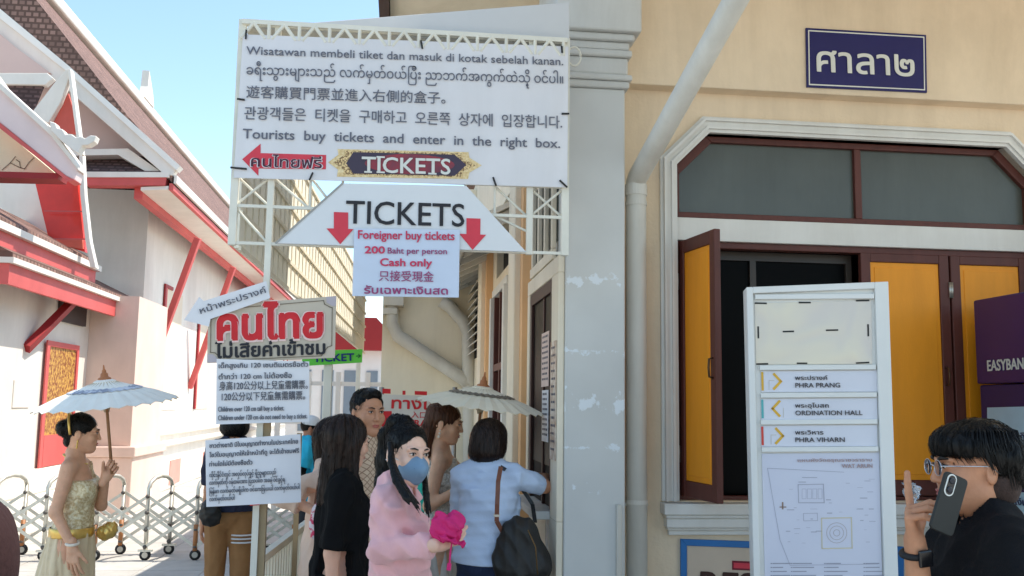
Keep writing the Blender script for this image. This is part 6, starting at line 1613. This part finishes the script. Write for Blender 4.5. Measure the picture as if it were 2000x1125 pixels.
# --- person behind the low paper notices, brown trousers
p = at(454, 900, 7.0)
f = Fig('person in brown trousers and navy top hidden behind the paper notices on the gantry leg', p.x, 7.0, R(185), 1.56, skin=skinB, g=1.0, w=.86)
f.head(yaw=10, pitch=10); f.build(h=.01); f.face(); k = f.k
top(f, M('navy_cotton', lin((32, 36, 58)), .8, .1, 8), hem=.93, o=.025, sleeve=.9, sl_o=.03, loose=.03, seed=101, h=.008)
br_ = M('brown_cotton', lin((160, 116, 74)), .85, .12, 6, .15, 60, crease=(5, .6, .03))
trousers(f, br_, zt=1.0, o=.02, seed=102)
m = MB()
for z in (.64, .665, .69):
    m.tube([vec(-.094 + .098 * math.cos(a), .004 + .098 * math.sin(a), z * 1.0) for a in np.linspace(.25 * math.pi, .85 * math.pi, 10)], .006, 6)
f.part('reflective_stripe', m, paper, True, headspace=False)
hv_ = f.vol('hair', [(ell((0, .022, .028), (.1, .112, .104)), .02), (ell((0, .03, -.03), (.11, .11, .09)), .03)], hairK, .006, [lambda X, Y, Z: -Z - .12 + 0 * X + 0 * Y], [ell((0, -.092, -.06), (.07, .08, .13))], [strand(103, .006)], True)
comb(f, hv_, 420, down, 5, L=.07)
shoes(f, black)
m = MB(); m.ball((0, .125, -.01), (.014, .01, .03), 10, 6); f.part('hair_tie', m, M('red_tie', lin((150, 50, 50)), .7), True)
db = thing('dark_bag', 'dark shoulder bag hanging at the side of the person in brown trousers', 'bag', (0, 0, 0), local=True)
c0 = np.array(at(412, 1005, 6.8)); bagvol('bag_body', [(ell(c0, (.075, .05, .085)), .02), (ell(c0 + vec(-.01, 0, .05), (.05, .04, .06)), .03)], leat, .007, [folds(105, .012, (40, 40, 30))], parent=db)
m = MB(); m.tube([c0 + vec(-.03, 0, .08), c0 + vec(.0, .05, .3), np.array(at(430, 895, 6.95))], .008, 6); link('strap', [tuple(v) for v in m.v], m.f, leat, db, True)

# --- the young man with glasses on the phone
p = at(1908, 900, 2.32)
f = Fig('young man in black polo and round glasses talking on a phone beside the info stand', p.x, 2.32, R(-101), 1.585, True, M('skin_tan3', lin((200, 142, 108)), .48, .09, 26, .12, 90, sub=.1), g=1.02, w=.95)
f.head(yaw=3, pitch=2)
f.arm(-1, f.px(1789, 1072, 2.27), (-.3, -.1, -1), up=.29, fo=.25); f.el[-1] = f.px(1806, 1290, 2.31)
f.setHand(-1, f.dirw((-.14, 0, 1)), f.dirw((.82, -.57, 0)), ((.02, .05, .04), (1.3, .45, .2), (1.38, .5, .2), (1.48, .55, .2)), (.5, .6, .35), .03, .0024)
f.arm(1, vec(.2, -.12, .85), (1, .4, -.3)); f.build(h=.007); f.face(brow_w=.006); k = f.k
top(f, M('black_polo', (.007, .007, .0085), .85, .2, 10, .4, 260, spec=.2, crease=(6, .7, .035)), hem=.85, o=.022, sleeve=.85, sl_o=.028, loose=.02, seed=111, h=.006, amp=.012, neck=.068)
m = MB(); ring = [(.072 * math.cos(a), .016 + .070 * math.sin(a), 1.435 + .03 * math.sin(a)) for a in np.linspace(-math.pi / 2 + .25, 1.5 * math.pi - .25, 40)]
m.add([vec(*q) * k for q in ring] + [vec(q[0] * 1.25, q[1] * 1.3, q[2] - .04) * k for q in ring] + [vec(q[0] * 1.05, q[1] * 1.05, q[2] + .012) * k for q in ring], [(j, j + 1, 41 + j - 1 + 0, 40 + j)[::-1] for j in range(39)] + [(j, j + 1, 81 + j, 80 + j) for j in range(39)] + [(80 + j, 81 + j, 41 + j, 40 + j)[::-1] for j in range(39)])
f.part('collar', m, MATS['black_polo'], True, headspace=False)
trousers(f, blk, zt=.95, o=.03, seed=112)
hk = f.vol('hair', [(ell((0, .024, .036), (.092, .114, .098)), .02), (ell((0, -.045, .062), (.078, .062, .05)), .025), (ell((0, .07, .0), (.082, .068, .085)), .03)], hairK, .0035, [lambda X, Y, Z: -(Z + .075 - .9 * np.maximum(0, .03 - Y) + 0 * X) if False else -(Z + np.where(Y > .03, .085, .0) - np.clip((.03 - Y) * .9, 0, .032)) + 0 * X], [ell((0, -.125, -.03), (.1, .055, .062)), ell((.083, .01, -.02), (.03, .022, .034)), ell((-.083, .01, -.02), (.03, .022, .034))], [folds(113, .006, (120, 60, 10), 6)], True, relax=1)
comb(f, hk, 900, down, 8, L=.06, r=.0008)
m = MB(); rnd = random.Random(5)                         # loose strands of the fringe and crown
for j in range(420):
    a = rnd.uniform(-math.pi, math.pi); r0 = rnd.uniform(0, .05); top_ = Vector((r0 * math.cos(a), .02 + r0 * math.sin(a), .128 - r0 * .25))
    e = Vector((.09 * math.cos(a), .02 + .115 * math.sin(a), .05)); zend = .022 if -math.sin(a) > .25 else (-.05 if math.sin(a) > .2 else -.005)
    e2 = Vector((.090 * math.cos(a + .15), .022 + (.112) * math.sin(a + .15), zend + rnd.uniform(-.014, .012)))
    m.tube([top_, top_.lerp(e, .6) + Vector((0, 0, .022)) + Vector((e.x, e.y - .02, 0)) * .12, e * 1.02 + Vector((0, 0, rnd.uniform(-.01, .01))), e2], [.0012, .0018, .0018, .0005], 4, False)
f.part('hair_strands', m, hairK, True)
sd_ = f.vol('side_hair', [(ell((0, .055, -.035), (.082, .066, .085)), .02)], M('cropped_hair', lin((64, 48, 42)), .8, .3, 120, .3, 200), .004, [lambda X, Y, Z: -(Z + .095) + 0 * X + 0 * Y, lambda X, Y, Z: .004 - Y + 0 * X + 0 * Z], [], [], True)
# glasses
gl = MB()
for s_ in (-1, 1):
    gl.tube([(s_ * .033 + .023 * math.cos(a), -.109 + .012 * abs(math.cos(a)) * 0, .002 + .021 * math.sin(a)) for a in np.linspace(0, 6.2832, 25)], .0013, 6)
    gl.tube([(s_ * .056, -.108, .008), (s_ * .078, -.05, .008), (s_ * .083, .012, .006), (s_ * .081, .035, -.014)], .0017, 6)
gl.tube([(-.010, -.109, .006), (0, -.112, .009), (.010, -.109, .006)], .0017, 6)
gg = f.part('glasses', gl, M('silver_wire', lin((206, 206, 210)), .25, .05, 20, metal=.9), True)
lm = bpy.data.materials.new('lens'); lm.use_nodes = True; b = lm.node_tree.nodes['Principled BSDF']; b.inputs['Transmission Weight'].default_value = 1; b.inputs['Roughness'].default_value = .02; b.inputs['IOR'].default_value = 1.05
ln = MB()
for s_ in (-1, 1): ln.lathe([(0, -.0004), (.0215, -.0004), (.0215, .0004), (0, .0004)], (s_ * .033, -.109, .002), 24, axis=(0, 1, 0))
f.part('lens', ln, lm, True)
shoes(f, black)
# wrist watch
w_ = f.wr[-1]; dd = unit(f.wr[-1] - f.el[-1]); lat = unit(np.cross(dd, f.dirw((0, -1, 0)))); nn = unit(np.cross(lat, dd)); c0 = w_ - dd * .012
wt = thing('wrist_watch', 'black square smartwatch on the wrist of the young man on the phone', 'watch', f.root.location, f.rz, local=True)
m = MB(); m.tube([c0 + (lat * math.cos(a) * .0335 + nn * math.sin(a) * .0315) for a in np.linspace(0, 6.2832, 26)], .0085, 8); link('strap', np.array([tuple(v) for v in m.v]), m.f, M('black_rubber', (.012, .012, .013), .6), wt, True)
nfront = nn if (np.array(f.Mi.inverted().to_3x3() @ Vector(nn)))[1] < 0 else -nn
m = MB(); c1 = c0 + nfront * .036; q = []
for a_, b_ in ((-1, -1), (1, -1), (1, 1), (-1, 1)): q.append(Vector(c1 + lat * a_ * .018 + dd * b_ * .021))
m.prism(q, Vector(nfront * .010)); link('watch_case', np.array([tuple(v) for v in m.v]), m.f, M('dark_glass_face', (.006, .006, .008), .12, .1, 5, spec=.6), wt, bevel=.004)
# phone at his ear
ph = thing('phone', 'dark grey phone with a pale ringed camera held to the ear of the young man', 'phone', (0, 0, 0), local=True)
PH = PL(2.165, R(8), 1857, 985); cs_ = [(1847, 914), (1894, 942), (1858, 1056), (1817, 1010)]
c = PH.hit(1855, 984); ya = (PH.hit(1845, 916) - PH.hit(1819, 1006)).normalized(); xa = ya.cross(PH.n).normalized()
if xa.x < 0: xa = -xa
hw, hh = .033, .071; m = MB(); q = []
for sx_, sy_ in ((1, 1), (-1, 1), (-1, -1), (1, -1)):
    for j in range(5):
        a = math.atan2(sy_, sx_) + (j - 2) * math.pi / 8; q.append(c + xa * (sx_ * (hw - .01) + .01 * math.cos(a) * 1.0) + ya * (sy_ * (hh - .01) + .01 * math.sin(a)))
m.prism(q, -PH.n * .009); link('case', [tuple(v) for v in m.v], m.f, M('phone_case', lin((44, 46, 44)), .5, .06, 20, spec=.3), ph, bevel=.0015)
def pill(mb, cx, cy, a, b, e, th_):
    q = [c + xa * (cx + a * math.cos(t)) + ya * (cy + (b - a) * (1 if math.sin(t) > 0 else -1) * (abs(math.sin(t)) > .001) + a * math.sin(t)) + PH.n * e for t in np.linspace(.05, 2 * math.pi - .05, 28)]
    return mb.prism(q, PH.n * th_)
link('camera_ring', *(lambda m: ([tuple(v) for v in m.v], m.f))(pill(MB(), -.013, .042, .0135, .027, .0002, .0016)), enamel_white, ph, bevel=.0005)
cm_ = link('camera_window', *(lambda m: ([tuple(v) for v in m.v], m.f))(pill(MB(), -.013, .042, .0100, .0235, .0019, .0006)), M('dark_glass_face', (.006,) * 3), ph)
m = MB()
for dy in (.011, -.011): m.lathe([(0, 0), (.0075, 0), (.0075, .0018), (.0055, .0022), (0, .0018)], c + xa * -.013 + ya * (.042 + dy) + PH.n * .0026, 18, axis=PH.n)
link('lens', [tuple(v) for v in m.v], m.f, M('lens_glass', lin((40, 44, 52)), .1, .1, 10), ph, True)
# crumpled clear plastic cup lid between his fingers
cl_ = thing('clear_wrapper', 'crumpled clear plastic wrapper held behind the pointing finger', 'wrapper', (0, 0, 0), local=True)
c0 = np.array(at(1781, 962, 2.34)); pm_ = bpy.data.materials.new('clear_plastic'); pm_.use_nodes = True; b = pm_.node_tree.nodes['Principled BSDF']; b.inputs['Base Color'].default_value = (.75, .78, .8, 1); b.inputs['Transmission Weight'].default_value = .8; b.inputs['Roughness'].default_value = .15; b.inputs['IOR'].default_value = 1.2
bagvol('plastic', [(ell(c0, (.02, .016, .022)), .004)], pm_, .003, [folds(121, .012, (110, 110, 110))], parent=cl_)

# --- shoulder of someone close by at the edge
p = at(33, 1060, .75)
f = Fig('bystander in dark mauve shirt standing very close, only the shoulder in view', p.x - .275, .75, R(180), 1.85, True, skinC, g=1.0)
f.head(); f.build(h=.01); f.face()
top(f, M('dark_mauve_cotton', lin((52, 34, 34)), .85, .1, 8, .2, 120, spec=.15), hem=.85, o=.02, sleeve=1.9, sl_o=.02, loose=.02, seed=131, h=.009)
trousers(f, blk, zt=.95, seed=132)
hv_ = f.vol('hair', [(ell((0, .024, .036), (.084, .102, .096)), .02)], hairK, .006, [lambda X, Y, Z: -(Z + .05) + 0 * X + 0 * Y], [facecut], [folds(133, .004, (90, 90, 90), 6)], True)
comb(f, hv_, 420, down, 5, L=.07)
shoes(f, black)
